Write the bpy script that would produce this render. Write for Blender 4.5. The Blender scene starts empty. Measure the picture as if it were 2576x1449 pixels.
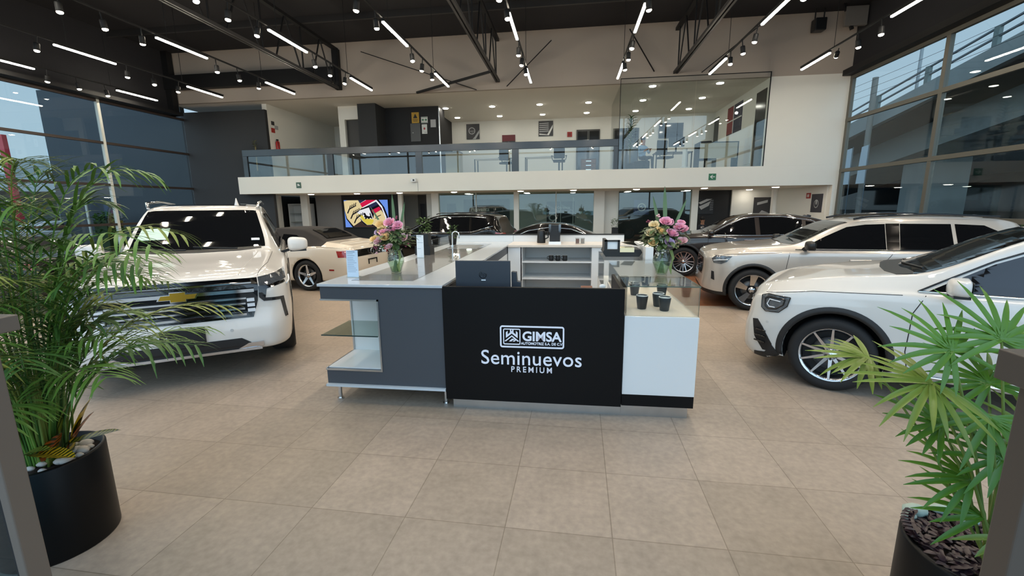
import bpy, bmesh, math, random
from mathutils import Vector, Matrix, Euler
from mathutils.bvhtree import BVHTree
random.seed(7)
C = bpy.context.scene.collection
SC = bpy.context.scene
PI = math.pi

# ------------------------------------------------------------------ camera
cam_d = bpy.data.cameras.new('camera')
cam = bpy.data.objects.new('camera', cam_d); C.objects.link(cam)
cam_d.sensor_fit = 'HORIZONTAL'; cam_d.sensor_width = 36.0
cam_d.lens = 1091.77 / 2576 * 36.0
cam_d.clip_start = 0.05; cam_d.clip_end = 400
_r = Vector((0.9914729, 0.12988684, -0.01053089)); _u = Vector((-0.01355015, 0.18313188, 0.98299497)); _f = Vector((-0.12960665, 0.97447017, -0.18333029))
cam.matrix_world = Matrix(((_r.x, _u.x, -_f.x, 0), (_r.y, _u.y, -_f.y, 0), (_r.z, _u.z, -_f.z, 1.8), (0, 0, 0, 1)))
SC.camera = cam

# ------------------------------------------------------------------ view, world
SC.view_settings.view_transform = 'Standard'; SC.view_settings.look = 'None'
SC.view_settings.gamma = 1; SC.view_settings.exposure = 0.0; SC.view_settings.use_curve_mapping = False
W = bpy.data.worlds.new('world'); SC.world = W; W.use_nodes = True
nt = W.node_tree; nt.nodes.clear()
wo = nt.nodes.new('ShaderNodeOutputWorld'); bg = nt.nodes.new('ShaderNodeBackground')
tc = nt.nodes.new('ShaderNodeTexCoord'); sx = nt.nodes.new('ShaderNodeSeparateXYZ')
cr = nt.nodes.new('ShaderNodeValToRGB'); nz = nt.nodes.new('ShaderNodeTexNoise')
nz.inputs['Scale'].default_value = 2.2; nz.inputs['Detail'].default_value = 3
mx = nt.nodes.new('ShaderNodeMix'); mx.data_type = 'RGBA'; mx.inputs[7].default_value = (0.68, 0.84, 0.97, 1)
nt.links.new(tc.outputs['Generated'], sx.inputs[0]); nt.links.new(sx.outputs['Z'], cr.inputs[0])
cr.color_ramp.elements[0].position = 0.0; cr.color_ramp.elements[0].color = (0.54, 0.76, 0.90, 1)
cr.color_ramp.elements[1].position = 0.7; cr.color_ramp.elements[1].color = (0.36, 0.57, 0.86, 1)
nt.links.new(tc.outputs['Generated'], nz.inputs['Vector'])
nt.links.new(cr.outputs[0], mx.inputs[6])
mt_ = nt.nodes.new('ShaderNodeMath'); mt_.operation = 'MULTIPLY'; mt_.inputs[1].default_value = 0.55
nt.links.new(nz.outputs['Fac'], mt_.inputs[0]); nt.links.new(mt_.outputs[0], mx.inputs[0])
# sky brightened out of view behind the entrance, added to light the upright surfaces
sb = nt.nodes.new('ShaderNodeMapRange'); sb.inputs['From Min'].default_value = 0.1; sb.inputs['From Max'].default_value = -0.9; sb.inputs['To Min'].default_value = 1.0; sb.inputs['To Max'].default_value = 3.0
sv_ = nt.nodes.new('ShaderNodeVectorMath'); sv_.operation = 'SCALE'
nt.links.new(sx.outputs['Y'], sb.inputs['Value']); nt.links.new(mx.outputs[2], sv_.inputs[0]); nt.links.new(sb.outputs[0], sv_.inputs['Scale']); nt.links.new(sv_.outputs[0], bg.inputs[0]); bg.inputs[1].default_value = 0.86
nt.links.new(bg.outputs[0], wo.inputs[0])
SC.cycles.max_bounces = 8; SC.cycles.diffuse_bounces = 3; SC.cycles.glossy_bounces = 4
SC.cycles.transparent_max_bounces = 16; SC.cycles.transmission_bounces = 6
SC.cycles.sample_clamp_indirect = 4.0
SC.cycles.caustics_reflective = False; SC.cycles.caustics_refractive = False
TUBE = 80.0; SPOT = 40.0; SPOT_W = 62.0; DOWN = 40.0      # lamp strengths

# ------------------------------------------------------------------ helpers
def lin(c):
    c = c / 255.0
    return c / 12.92 if c <= 0.04045 else ((c + 0.055) / 1.055) ** 2.4
def rgb(r, g, b): return (lin(r), lin(g), lin(b), 1.0)
MATS = {}
def mat(name, col=None, rough=0.5, metal=0.0, coat=0.0, noise=0.0, nscale=6.0, bump=0.0, bscale=80.0, emit=None, estr=0.0, spec=None, trans=0.0, ior=None, sheen=0.0):
    if name in MATS: return MATS[name]
    m = bpy.data.materials.new(name); m.use_nodes = True; t = m.node_tree; b = t.nodes['Principled BSDF']
    b.inputs['Base Color'].default_value = col; b.inputs['Roughness'].default_value = rough; b.inputs['Metallic'].default_value = metal
    b.inputs['Coat Weight'].default_value = coat; b.inputs['Coat Roughness'].default_value = 0.03
    if spec is not None: b.inputs['Specular IOR Level'].default_value = spec
    if ior: b.inputs['IOR'].default_value = ior
    if trans: b.inputs['Transmission Weight'].default_value = trans
    if emit: b.inputs['Emission Color'].default_value = emit; b.inputs['Emission Strength'].default_value = estr
    if noise or bump:
        co = t.nodes.new('ShaderNodeTexCoord')
    if noise:
        n = t.nodes.new('ShaderNodeTexNoise'); n.inputs['Scale'].default_value = nscale; n.inputs['Detail'].default_value = 5
        mr = t.nodes.new('ShaderNodeMapRange'); mr.inputs['To Min'].default_value = 1 - noise; mr.inputs['To Max'].default_value = 1 + noise
        mm = t.nodes.new('ShaderNodeVectorMath'); mm.operation = 'SCALE'; mm.inputs[0].default_value = col[:3]
        t.links.new(co.outputs['Object'], n.inputs['Vector']); t.links.new(n.outputs['Fac'], mr.inputs['Value']); t.links.new(mr.outputs[0], mm.inputs['Scale'])
        t.links.new(mm.outputs[0], b.inputs['Base Color'])
    if bump:
        n2 = t.nodes.new('ShaderNodeTexNoise'); n2.inputs['Scale'].default_value = bscale; n2.inputs['Detail'].default_value = 3
        bp = t.nodes.new('ShaderNodeBump'); bp.inputs['Strength'].default_value = bump; bp.inputs['Distance'].default_value = 0.01
        t.links.new(co.outputs['Object'], n2.inputs['Vector']); t.links.new(n2.outputs['Fac'], bp.inputs['Height']); t.links.new(bp.outputs[0], b.inputs['Normal'])
    MATS[name] = m
    return m
def glass(name, tint=(0.93, 0.96, 0.95), f0=0.04, rough=0.0):
    """thin clear pane: see-through with mirror-like reflection that grows towards grazing angles"""
    if name in MATS: return MATS[name]
    m = bpy.data.materials.new(name); m.use_nodes = True; t = m.node_tree; t.nodes.clear()
    o = t.nodes.new('ShaderNodeOutputMaterial'); tr = t.nodes.new('ShaderNodeBsdfTransparent'); tr.inputs[0].default_value = (*tint, 1)
    gl = t.nodes.new('ShaderNodeBsdfGlossy'); gl.inputs['Roughness'].default_value = rough
    ge = t.nodes.new('ShaderNodeNewGeometry'); dt = t.nodes.new('ShaderNodeVectorMath'); dt.operation = 'DOT_PRODUCT'
    t.links.new(ge.outputs['Incoming'], dt.inputs[0]); t.links.new(ge.outputs['Normal'], dt.inputs[1])
    def mth(op, a, b=None):
        n = t.nodes.new('ShaderNodeMath'); n.operation = op
        for i, v in enumerate((a, b)):
            if v is None: continue
            if isinstance(v, (int, float)): n.inputs[i].default_value = v
            else: t.links.new(v, n.inputs[i])
        return n.outputs[0]
    c = mth('ABSOLUTE', dt.outputs['Value']); q = mth('POWER', mth('SUBTRACT', 1.0, c), 5.0)
    f = mth('ADD', mth('MULTIPLY', q, 1 - f0), f0)
    mxs = t.nodes.new('ShaderNodeMixShader')
    t.links.new(f, mxs.inputs[0]); t.links.new(tr.outputs[0], mxs.inputs[1]); t.links.new(gl.outputs[0], mxs.inputs[2]); t.links.new(mxs.outputs[0], o.inputs[0])
    MATS[name] = m
    return m
def emis(name, col, s):
    if name in MATS: return MATS[name]
    m = bpy.data.materials.new(name); m.use_nodes = True; t = m.node_tree; t.nodes.clear()
    o = t.nodes.new('ShaderNodeOutputMaterial'); e = t.nodes.new('ShaderNodeEmission'); e.inputs[0].default_value = (*col[:3], 1); e.inputs[1].default_value = s
    t.links.new(e.outputs[0], o.inputs[0]); MATS[name] = m
    return m

ORI = {}
def _root_origin(p):
    while p is not None:
        if p.name in ORI: return ORI[p.name]
        p = p.parent
    return (0, 0, 0)
def tag(o, label=None, cat=None, group=None, kind=None):
    if label: o['label'] = label
    if cat: o['category'] = cat
    if group: o['group'] = group
    if kind: o['kind'] = kind
    return o
def thing(name, label, cat, loc=(0, 0, 0), rz=0.0, group=None):
    o = bpy.data.objects.new(name, None); C.objects.link(o); o.empty_display_size = 0.1
    o.location = loc; o.rotation_euler = (0, 0, rz); tag(o, label, cat, group)
    ORI[o.name] = tuple(loc) if rz == 0 else (0, 0, 0)   # rotated things are built in their own local frame
    return o
def copy_tree(o, parent=None):
    c = o.copy(); C.objects.link(c); c.parent = parent
    for ch in list(o.children): copy_tree(ch, c)
    return c

class MB:
    def __init__(s): s.v = []; s.f = []; s.m = []; s.sm = []; s.cm = 0; s.cs = False
    def add(s, vs, fs, smooth=None):
        n = len(s.v); s.v += [tuple(v) for v in vs]
        for f in fs: s.f.append(tuple(i + n for i in f)); s.m.append(s.cm); s.sm.append(s.cs if smooth is None else smooth)
        return s
    def box(s, x0, x1, y0, y1, z0, z1):
        return s.add([(x0, y0, z0), (x1, y0, z0), (x1, y1, z0), (x0, y1, z0), (x0, y0, z1), (x1, y0, z1), (x1, y1, z1), (x0, y1, z1)],
                     [(0, 3, 2, 1), (4, 5, 6, 7), (0, 1, 5, 4), (1, 2, 6, 5), (2, 3, 7, 6), (3, 0, 4, 7)], False)
    def obox(s, c, ax, ay, az):
        """box centred at c with half-extent vectors"""
        c, ax, ay, az = map(Vector, (c, ax, ay, az))
        P = [c + sx_ * ax + sy_ * ay + sz_ * az for sz_ in (-1, 1) for sx_, sy_ in ((-1, -1), (1, -1), (1, 1), (-1, 1))]
        return s.add(P, [(0, 3, 2, 1), (4, 5, 6, 7), (0, 1, 5, 4), (1, 2, 6, 5), (2, 3, 7, 6), (3, 0, 4, 7)], False)
    def bar(s, a, b, w, h=None, up=(0, 0, 1)):
        a, b = Vector(a), Vector(b); d = (b - a); L = d.length; d.normalize(); h = h or w
        u = Vector(up); x = d.cross(u)
        if x.length < 1e-4: x = d.cross(Vector((0, 1, 0)))
        x.normalize(); u = x.cross(d)
        return s.obox((a + b) / 2, d * L / 2, x * w / 2, u * h / 2)
    def tube(s, pts, r, n=8, cap=True):
        pts = [Vector(p) for p in pts]; rs = r if isinstance(r, (list, tuple)) else [r] * len(pts)
        rings = []; prev = None
        for i, p in enumerate(pts):
            d = (pts[min(i + 1, len(pts) - 1)] - pts[max(i - 1, 0)]).normalized()
            if prev is None:
                x = d.cross(Vector((0, 0, 1)))
                if x.length < 1e-3: x = d.cross(Vector((0, 1, 0)))
            else:
                x = prev - d * prev.dot(d)
                if x.length < 1e-5: x = d.cross(Vector((0, 1, 0)))
            x.normalize(); y = d.cross(x); prev = x
            rings.append([p + rs[i] * (x * math.cos(2 * PI * k / n) + y * math.sin(2 * PI * k / n)) for k in range(n)])
        vs = [q for rg in rings for q in rg]; fs = []
        for i in range(len(pts) - 1):
            for k in range(n):
                a = i * n + k; b = i * n + (k + 1) % n; fs.append((a, b, b + n, a + n))
        s.add(vs, fs, True)
        if cap:
            s.add(rings[0], [tuple(range(n))[::-1]], False); s.add(rings[-1], [tuple(range(n))], False)
        return s
    def cyl(s, a, b, r, n=16, r2=None): return s.tube([a, b], [r, r if r2 is None else r2], n)
    def lathe(s, prof, c=(0, 0, 0), axis='z', n=24, smooth=True):
        vs = []; fs = []; m = len(prof)
        for k in range(n):
            t = 2 * PI * k / n
            for (r, h) in prof:
                if axis == 'z': q = (c[0] + r * math.cos(t), c[1] + r * math.sin(t), c[2] + h)
                elif axis == 'y': q = (c[0] + r * math.cos(t), c[1] + h, c[2] + r * math.sin(t))
                else: q = (c[0] + h, c[1] + r * math.cos(t), c[2] + r * math.sin(t))
                vs.append(q)
        for k in range(n):
            k2 = (k + 1) % n
            for j in range(m - 1): fs.append((k * m + j, k2 * m + j, k2 * m + j + 1, k * m + j + 1))
        return s.add(vs, fs, smooth)
    def prism(s, poly, a, b, plane='xz'):
        """extrude 2-D polygon; plane xz: depth is y, xy: depth is z, yz: depth is x"""
        n = len(poly); P = []
        for d in (a, b):
            for (p, q) in poly:
                P.append((p, d, q) if plane == 'xz' else (p, q, d) if plane == 'xy' else (d, p, q))
        fs = [tuple(range(n)), tuple(range(2 * n - 1, n - 1, -1))] + [(i, i + n, (i + 1) % n + n, (i + 1) % n) for i in range(n)]
        return s.add(P, fs, False)
    def sphere(s, c, r, n=12, m=8, sc=(1, 1, 1)):
        prof = [(math.sin(PI * i / m), -math.cos(PI * i / m)) for i in range(m + 1)]
        vs = []; fs = []
        for k in range(n):
            t = 2 * PI * k / n
            for a_, h in prof: vs.append((c[0] + r * sc[0] * a_ * math.cos(t), c[1] + r * sc[1] * a_ * math.sin(t), c[2] + r * sc[2] * h))
        for k in range(n):
            k2 = (k + 1) % n
            for j in range(m): fs.append((k * (m + 1) + j, k2 * (m + 1) + j, k2 * (m + 1) + j + 1, k * (m + 1) + j + 1))
        return s.add(vs, fs, True)
    def build(s, name, m, parent=None, bevel=0.0, label=None, merge=False, recalc=True, seg=2):
        o_ = _root_origin(parent)
        me = bpy.data.meshes.new(name)
        me.from_pydata([(v[0] - o_[0], v[1] - o_[1], v[2] - o_[2]) for v in s.v], [], s.f)
        ms = m if isinstance(m, (list, tuple)) else [m]
        for q in ms: me.materials.append(q)
        me.polygons.foreach_set('material_index', s.m); me.polygons.foreach_set('use_smooth', s.sm)
        if merge or recalc:
            bm = bmesh.new(); bm.from_mesh(me)
            if merge: bmesh.ops.remove_doubles(bm, verts=bm.verts, dist=1e-5)
            if recalc: bmesh.ops.recalc_face_normals(bm, faces=bm.faces)
            bm.to_mesh(me); bm.free()
        ob = bpy.data.objects.new(name, me); C.objects.link(ob)
        if parent: ob.parent = parent
        if bevel:
            md = ob.modifiers.new('bevel', 'BEVEL'); md.width = bevel; md.segments = seg; md.limit_method = 'ANGLE'; md.angle_limit = 0.7
        if label: ob['label'] = label
        return ob
def text_mesh(body, size, name, m, parent, loc, rot=(PI / 2, 0, 0), ext=0.004, offset=0.0, xs=1.0, spacing=1.0, align='CENTER', shear=0.0):
    cu = bpy.data.curves.new(name, 'FONT'); cu.body = body; cu.size = size; cu.extrude = ext; cu.offset = offset; cu.align_x = align; cu.space_character = spacing; cu.shear = shear
    cu.resolution_u = 4
    to = bpy.data.objects.new(name, cu); C.objects.link(to)
    dg = bpy.context.evaluated_depsgraph_get(); me = bpy.data.meshes.new_from_object(to.evaluated_get(dg)); bpy.data.objects.remove(to)
    o_ = _root_origin(parent)
    M = Matrix.Translation(Vector(loc) - Vector(o_)) @ Euler(rot).to_matrix().to_4x4() @ Matrix.Diagonal((xs, 1, 1, 1))
    me.transform(M); me.materials.clear(); me.materials.append(m)
    ob = bpy.data.objects.new(name, me); C.objects.link(ob); ob.parent = parent
    return ob
def struct(mb, name, m, bevel=0.0, **k):
    o = mb.build(name, m, None, bevel, **k); o['kind'] = 'structure'; return o

M = {}
M['white_wall'] = mat('white_wall', rgb(233, 230, 221), 0.75, noise=0.02, nscale=1.5, bump=0.05, bscale=200)
M['white_gloss'] = mat('white_gloss', rgb(228, 228, 226), 0.25, coat=0.3)
M['white_lam'] = mat('white_laminate', rgb(226, 227, 226), 0.35)
M['black_ceiling'] = mat('black_ceiling', rgb(27, 27, 32), 0.85, noise=0.15, nscale=3)
M['black_steel'] = mat('black_steel', rgb(24, 24, 26), 0.55, spec=0.3)
M['grey_steel'] = mat('grey_steel', rgb(52, 51, 52), 0.55, spec=0.3)
M['dark_wall'] = mat('dark_wall', rgb(45, 46, 48), 0.75, noise=0.06, nscale=2)
M['black_wall'] = mat('black_wall', rgb(26, 26, 28), 0.7, noise=0.1)
M['mullion'] = mat('mullion_bronze', rgb(104, 102, 94), 0.45, metal=0.3)
M['mullion_dark'] = mat('mullion_dark', rgb(66, 58, 55), 0.45, metal=0.3)
M['mullion_light'] = mat('mullion_light', rgb(200, 203, 196), 0.4)
M['glass'] = glass('window_glass', (0.90, 0.94, 0.94), 0.04)
M['glass_clear'] = glass('clear_glass', (0.95, 0.975, 0.965), 0.03)
M['glass_rail'] = glass('rail_glass', (0.91, 0.945, 0.95), 0.055)
M['chrome'] = mat('chrome', (0.8, 0.8, 0.8, 1), 0.08, metal=1.0)
M['steel'] = mat('brushed_steel', (0.55, 0.55, 0.54, 1), 0.3, metal=1.0, noise=0.12, nscale=9)
M['alu'] = mat('aluminium', (0.6, 0.61, 0.61, 1), 0.3, metal=1.0)
M['black_plastic'] = mat('black_plastic', rgb(22, 23, 25), 0.4)
M['black_rubber'] = mat('black_rubber', rgb(24, 24, 25), 0.8)
M['black_matte'] = mat('black_matte', rgb(15, 16, 18), 0.55)
M['tube_on'] = emis('tube_light', (1.0, 0.90, 0.72), TUBE)
M['spot_on'] = emis('spot_light', (1.0, 0.88, 0.72), SPOT)
M['down_on'] = emis('down_light', (1.0, 0.93, 0.80), DOWN)
M['red'] = mat('red_paint', rgb(178, 34, 34), 0.4)
M['paper'] = mat('paper', rgb(226, 232, 236), 0.6)
# ================================================================== SETTING
def tile_material():
    m = bpy.data.materials.new('floor_tile'); m.use_nodes = True; t = m.node_tree; b = t.nodes['Principled BSDF']
    co = t.nodes.new('ShaderNodeTexCoord'); mp = t.nodes.new('ShaderNodeMapping'); mp.vector_type = 'TEXTURE'
    mp.inputs['Location'].default_value = (-0.331, 2.763, 0); mp.inputs['Rotation'].default_value = (0, 0, math.radians(-1.2))
    br = t.nodes.new('ShaderNodeTexBrick'); br.offset = 0; br.squash = 1
    br.inputs['Scale'].default_value = 1; br.inputs['Brick Width'].default_value = 0.6007; br.inputs['Row Height'].default_value = 0.6007
    br.inputs['Mortar Size'].default_value = 0.0032; br.inputs['Mortar Smooth'].default_value = 0.3
    br.inputs['Color1'].default_value = rgb(171, 155, 139); br.inputs['Color2'].default_value = rgb(159, 144, 128); br.inputs['Mortar'].default_value = rgb(134, 120, 104)
    t.links.new(co.outputs['Object'], mp.inputs[0]); t.links.new(mp.outputs[0], br.inputs['Vector'])
    n = t.nodes.new('ShaderNodeTexNoise'); n.inputs['Scale'].default_value = 3.2; n.inputs['Detail'].default_value = 8; n.inputs['Roughness'].default_value = 0.65
    n2 = t.nodes.new('ShaderNodeTexNoise'); n2.inputs['Scale'].default_value = 24; n2.inputs['Detail'].default_value = 4
    ad = t.nodes.new('ShaderNodeMath'); ad.operation = 'ADD'; t.links.new(n.outputs['Fac'], ad.inputs[0]); t.links.new(n2.outputs['Fac'], ad.inputs[1])
    mr = t.nodes.new('ShaderNodeMapRange'); mr.inputs['From Min'].default_value = 0.6; mr.inputs['From Max'].default_value = 1.4; mr.inputs['To Min'].default_value = 0.76; mr.inputs['To Max'].default_value = 1.18
    t.links.new(ad.outputs[0], mr.inputs['Value']); t.links.new(co.outputs['Object'], n.inputs['Vector']); t.links.new(co.outputs['Object'], n2.inputs['Vector'])
    sc = t.nodes.new('ShaderNodeVectorMath'); sc.operation = 'SCALE'; t.links.new(br.outputs['Color'], sc.inputs[0]); t.links.new(mr.outputs[0], sc.inputs['Scale'])
    t.links.new(sc.outputs[0], b.inputs['Base Color'])
    mr2 = t.nodes.new('ShaderNodeMapRange'); mr2.inputs['To Min'].default_value = 0.36; mr2.inputs['To Max'].default_value = 0.55; t.links.new(n.outputs['Fac'], mr2.inputs['Value']); t.links.new(mr2.outputs[0], b.inputs['Roughness'])
    bp = t.nodes.new('ShaderNodeBump'); bp.inputs['Strength'].default_value = 0.25; bp.inputs['Distance'].default_value = 0.003; bp.invert = True
    t.links.new(br.outputs['Fac'], bp.inputs['Height']); t.links.new(bp.outputs[0], b.inputs['Normal'])
    return m
def wood_material(name, c1, c2, bw=1.2, bh=0.14, rough=0.35):
    m = bpy.data.materials.new(name); m.use_nodes = True; t = m.node_tree; b = t.nodes['Principled BSDF']
    co = t.nodes.new('ShaderNodeTexCoord'); br = t.nodes.new('ShaderNodeTexBrick'); br.offset = 0.4
    br.inputs['Scale'].default_value = 1; br.inputs['Brick Width'].default_value = bw; br.inputs['Row Height'].default_value = bh; br.inputs['Mortar Size'].default_value = 0.0015
    br.inputs['Color1'].default_value = c1; br.inputs['Color2'].default_value = c2; br.inputs['Mortar'].default_value = rgb(60, 35, 22)
    t.links.new(co.outputs['Object'], br.inputs['Vector'])
    mp = t.nodes.new('ShaderNodeMapping'); mp.inputs['Scale'].default_value = (1.5, 22, 22); n = t.nodes.new('ShaderNodeTexNoise'); n.inputs['Scale'].default_value = 2; n.inputs['Detail'].default_value = 6
    t.links.new(co.outputs['Object'], mp.inputs[0]); t.links.new(mp.outputs[0], n.inputs['Vector'])
    mr = t.nodes.new('ShaderNodeMapRange'); mr.inputs['To Min'].default_value = 0.6; mr.inputs['To Max'].default_value = 1.4; t.links.new(n.outputs['Fac'], mr.inputs['Value'])
    sc = t.nodes.new('ShaderNodeVectorMath'); sc.operation = 'SCALE'; t.links.new(br.outputs['Color'], sc.inputs[0]); t.links.new(mr.outputs[0], sc.inputs['Scale']); t.links.new(sc.outputs[0], b.inputs['Base Color'])
    b.inputs['Roughness'].default_value = rough
    return m
M['wood'] = wood_material('floor_wood_planks', rgb(138, 92, 64), rgb(116, 74, 50))
struct(MB().box(-16, 9.3, -3.0, 22.3, -0.15, 0), 'floor', tile_material())
struct(MB().box(1.2, 8.9, 8.07, 16.4, 0.0, 0.004), 'floor', M['wood'])
asph = mat('asphalt', rgb(66, 68, 70), 0.9, noise=0.15, nscale=4)
g = MB()
g.box(-120, -16.05, -60, 120, -0.2, -0.12).box(9.35, 120, -60, 120, -0.2, -0.12).box(-16.05, 9.35, -60, -3.0, -0.2, -0.12).box(-16.05, 9.35, 22.4, 120, -0.2, -0.12)
struct(g, 'ground', asph)

# ceiling deck with its joists
struct(MB().box(-16.2, 9.5, 0.0, 16.5, 7.85, 7.95), 'ceiling', M['black_ceiling'])
for y in (2.3, 5.3, 8.3, 11.3, 14.25):
    struct(MB().box(-16, 9.3, y - 0.04, y + 0.04, 7.66, 7.85), 'ceiling_joist', M['grey_steel'])
# upper part of the back wall, the soffit behind it and the mezzanine
struct(MB().box(-16.0, 9.35, 16.5, 16.62, 5.98, 7.9), 'wall_back', mat('upper_wall_dimmed', rgb(172, 161, 151), 0.8))  # darker than the wall below: dimness above the lamps put into the colour
struct(MB().box(6.6, 9.12, 16.5, 16.62, 3.1, 5.98), 'wall_back', M['white_wall'])
soff = mat('soffit_white', rgb(232, 226, 216), 0.8)
struct(MB().box(-16.0, 9.35, 16.62, 22.3, 5.98, 6.1), 'ceiling', soff)
struct(MB().box(-13.35, 9.12, 16.5, 22.2, 2.43, 3.1), 'mezzanine_floor_slab', M['white_wall'], bevel=0.004)
struct(MB().box(-16.0, 9.35, 22.2, 22.3, 0, 6.1), 'wall_back', M['white_wall'])
# dark side wall left
struct(MB().box(-22.6, -15.9, 16.9, 17.1, 0, 6.9), 'wall_left', mat('dark_cladding', rgb(50, 57, 64), 0.6, noise=0.12, nscale=0.8))
struct(MB().box(-15.9, -12.15, 16.9, 17.05, 0, 5.74), 'wall_left', M['dark_wall'])
struct(MB().box(-12.35, -12.15, 17.05, 22.2, 3.1, 5.98), 'wall_left', M['white_wall'])
struct(MB().box(-13.75, -13.55, 17.05, 22.2, 0, 2.43), 'wall_left', M['black_wall'])
# corner post and girder
struct(MB().box(-15.8, -15.5, 16.2, 16.45, 5.5, 7.85), 'trim_1', M['black_steel'])
struct(MB().box(-15.8, -8.75, 16.15, 16.4, 6.45, 6.95), 'trim_2', M['black_steel'])
struct(MB().box(-16.0, -15.75, 0.8, 16.5, 5.5, 7.85), 'wall_left', M['black_ceiling'])
struct(MB().box(9.05, 9.3, 0.8, 16.62, 5.88, 7.85), 'wall_right', M['black_ceiling'])
struct(MB().box(-15.75, -15.3, 0.9, 16.4, 5.5, 5.62), 'trim_3', M['black_steel'])
struct(MB().box(8.75, 9.05, 0.9, 16.45, 5.88, 6.05), 'trim_4', M['black_steel'])
struct(MB().box(9.0, 9.12, 16.62, 22.2, 0, 6.1), 'wall_right', M['white_wall'])
struct(MB().box(8.88, 9.12, 16.5, 16.75, 0, 2.43), 'wall_right', M['white_wall'])

# left window wall (x = -15.8): bars at z 4.1, 2.7, top 5.5; uprights every 3.8 m
def window_wall(name, x, zs, ztop, ys, y0, y1, mh, mv, thick=0.07, dx=1):
    fr = MB()
    for z in zs: fr.box(x - 0.05, x + 0.05, y0, y1, z - thick / 2, z + thick / 2)
    fo = struct(fr, name, mh)
    fv = MB()
    for y in ys: fv.box(x - 0.045, x + 0.06, y - thick * 0.55, y + thick * 0.55, 0, ztop)
    fvo = fv.build('window_frame', mv, fo)
    gl = MB()
    edges = sorted(set([y0] + list(ys) + [y1]))
    for a, b in zip(edges[:-1], edges[1:]): gl.box(x - 0.006, x + 0.006, a, b, 0, ztop)
    gl.build('pane', M['glass'], fo)
    return fo
window_wall('window_1', -15.8, [0.06, 1.35, 2.7, 4.1, 5.46], 5.5, [2.0, 5.85, 9.68, 13.52], 0.9, 16.88, M['mullion_dark'], M['mullion_light'], 0.08)
window_wall('window_2', 9.08, [0.06, 1.4, 2.89, 4.51, 5.84], 5.9, [1.2, 5.05, 8.88, 12.72, 16.44], 0.9, 16.5, M['mullion'], M['mullion'], 0.11)
# entrance facade uprights beside and behind the camera
fw = MB()
for x in (-15.8, -12, -8.2, -4.4, 3.6, 6.4, 9.08): fw.box(x - 0.05, x + 0.05, 0.82, 0.92, 0, 7.85)
for z in (2.9, 5.6): fw.box(-15.8, 9.08, 0.82, 0.92, z - 0.05, z + 0.05)
struct(fw, 'window_3', M['mullion'])
# the two leaves of the open entrance door, seen at the photo's edges
def door_leaf(n, x, side, y=0.95):
    dm = M['door_metal'] = mat('door_aluminium', rgb(122, 112, 103), 0.4, metal=0.35)
    xo = x + side * 0.085
    fr = MB(); fr.box(min(x, xo), max(x, xo), y - 0.03, y + 0.05, 0, 2.6 if side > 0 else 2.6)
    d = struct(fr, n, dm, bevel=0.004)
    return d
def post(n, x0, x1, y0, y1, rail, railw):
    """door stile that stops at hip height of the view, with the short lock rail on top"""
    dm = mat('door_aluminium', rgb(118, 110, 102), 0.4, metal=0.35)
    return struct(MB().box(x0, x1, y0, y1, 0, rail), n, dm, bevel=0.004)
alu_d = mat('door_aluminium', rgb(118, 110, 102), 0.4, metal=0.35)
dl = post('door_1', -1.768, -1.735, 1.0, 1.062, 1.46, 0)
MB().box(-1.86, -1.657, 0.985, 1.075, 1.448, 1.496).build('lock_rail', alu_d, dl, 0.003)
MB().box(-2.6, -1.775, 1.02, 1.032, 0.0, 1.46).build('pane', glass('door_glass', (0.45, 0.60, 0.66), 0.04), dl)
MB().box(-1.79, -1.769, 1.01, 1.05, 0.0, 1.45).build('gasket', M['black_rubber'], dl)
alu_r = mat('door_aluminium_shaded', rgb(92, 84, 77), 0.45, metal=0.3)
dr = struct(MB().box(1.008, 1.10, 1.0, 1.06, 0, 1.42), 'door_2', alu_r, bevel=0.004)
MB().box(0.966, 1.22, 0.985, 1.075, 1.405, 1.475).build('lock_rail', alu_r, dr, 0.003)
MB().box(1.115, 1.9, 1.02, 1.032, 0.0, 1.42).build('pane', MATS['door_glass'], dr)
MB().box(1.10, 1.12, 1.01, 1.05, 0.0, 1.42).build('gasket', M['black_rubber'], dr)

# ---- upper storey walls
struct(MB().box(-9.62, -8.6, 18.0, 18.12, 5.45, 5.98).box(-9.62, -9.36, 18.0, 18.12, 3.1, 5.45), 'wall_hall', M['white_wall'])
struct(MB().box(-9.36, -8.6, 18.15, 18.2, 3.1, 5.45), 'door_3', mat('door_dark_grey', rgb(58, 55, 52), 0.5))
struct(MB().box(-8.62, -7.85, 17.7, 19.5, 3.1, 5.98), 'wall_block', M['dark_wall'])
struct(MB().box(-7.85, -5.5, 18.63, 19.5, 3.1, 5.98), 'wall_block', M['black_wall'])
struct(MB().box(-5.5, -5.46, 18.6, 18.66, 3.1, 5.9), 'trim_5', M['alu'])
struct(MB().box(-6.3, -5.9, 20.5, 22.2, 3.1, 5.98), 'wall_block', M['black_wall'])
# ---- lower storey, under the slab
def wl(x0, x1, y, m, nm='wall_partition', z1=2.43, d=0.1): return struct(MB().box(x0, x1, y, y + d, 0, z1), nm, m)
def column(x0, x1, y): return struct(MB().box(x0, x1, y, y + 0.2, 0, 2.43), 'column', M['white_wall'], bevel=0.004)
for a, b in ((-13.62, -13.35), (-12.28, -11.95), (-7.6, -7.42), (-6.06, -5.74), (-2.4, -2.18), (1.0, 1.44), (4.94, 5.2), (8.05, 8.17)): column(a, b, 18.9)
wl(-11.95, -10.6, 19.6, mat('grey_partition', rgb(128, 124, 120), 0.7))
wl(-10.6, -7.6, 19.5, M['black_wall'])
wl(-7.42, -6.4, 21.0, mat('grey_partition2', rgb(92, 90, 86), 0.7))
wl(-6.65, -6.06, 20.0, M['white_wall'])
wl(1.44, 2.05, 19.2, M['white_wall'])
wl(2.05, 7.0, 20.5, M['black_wall'])
wl(7.0, 8.9, 20.4, M['white_wall'])
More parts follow.
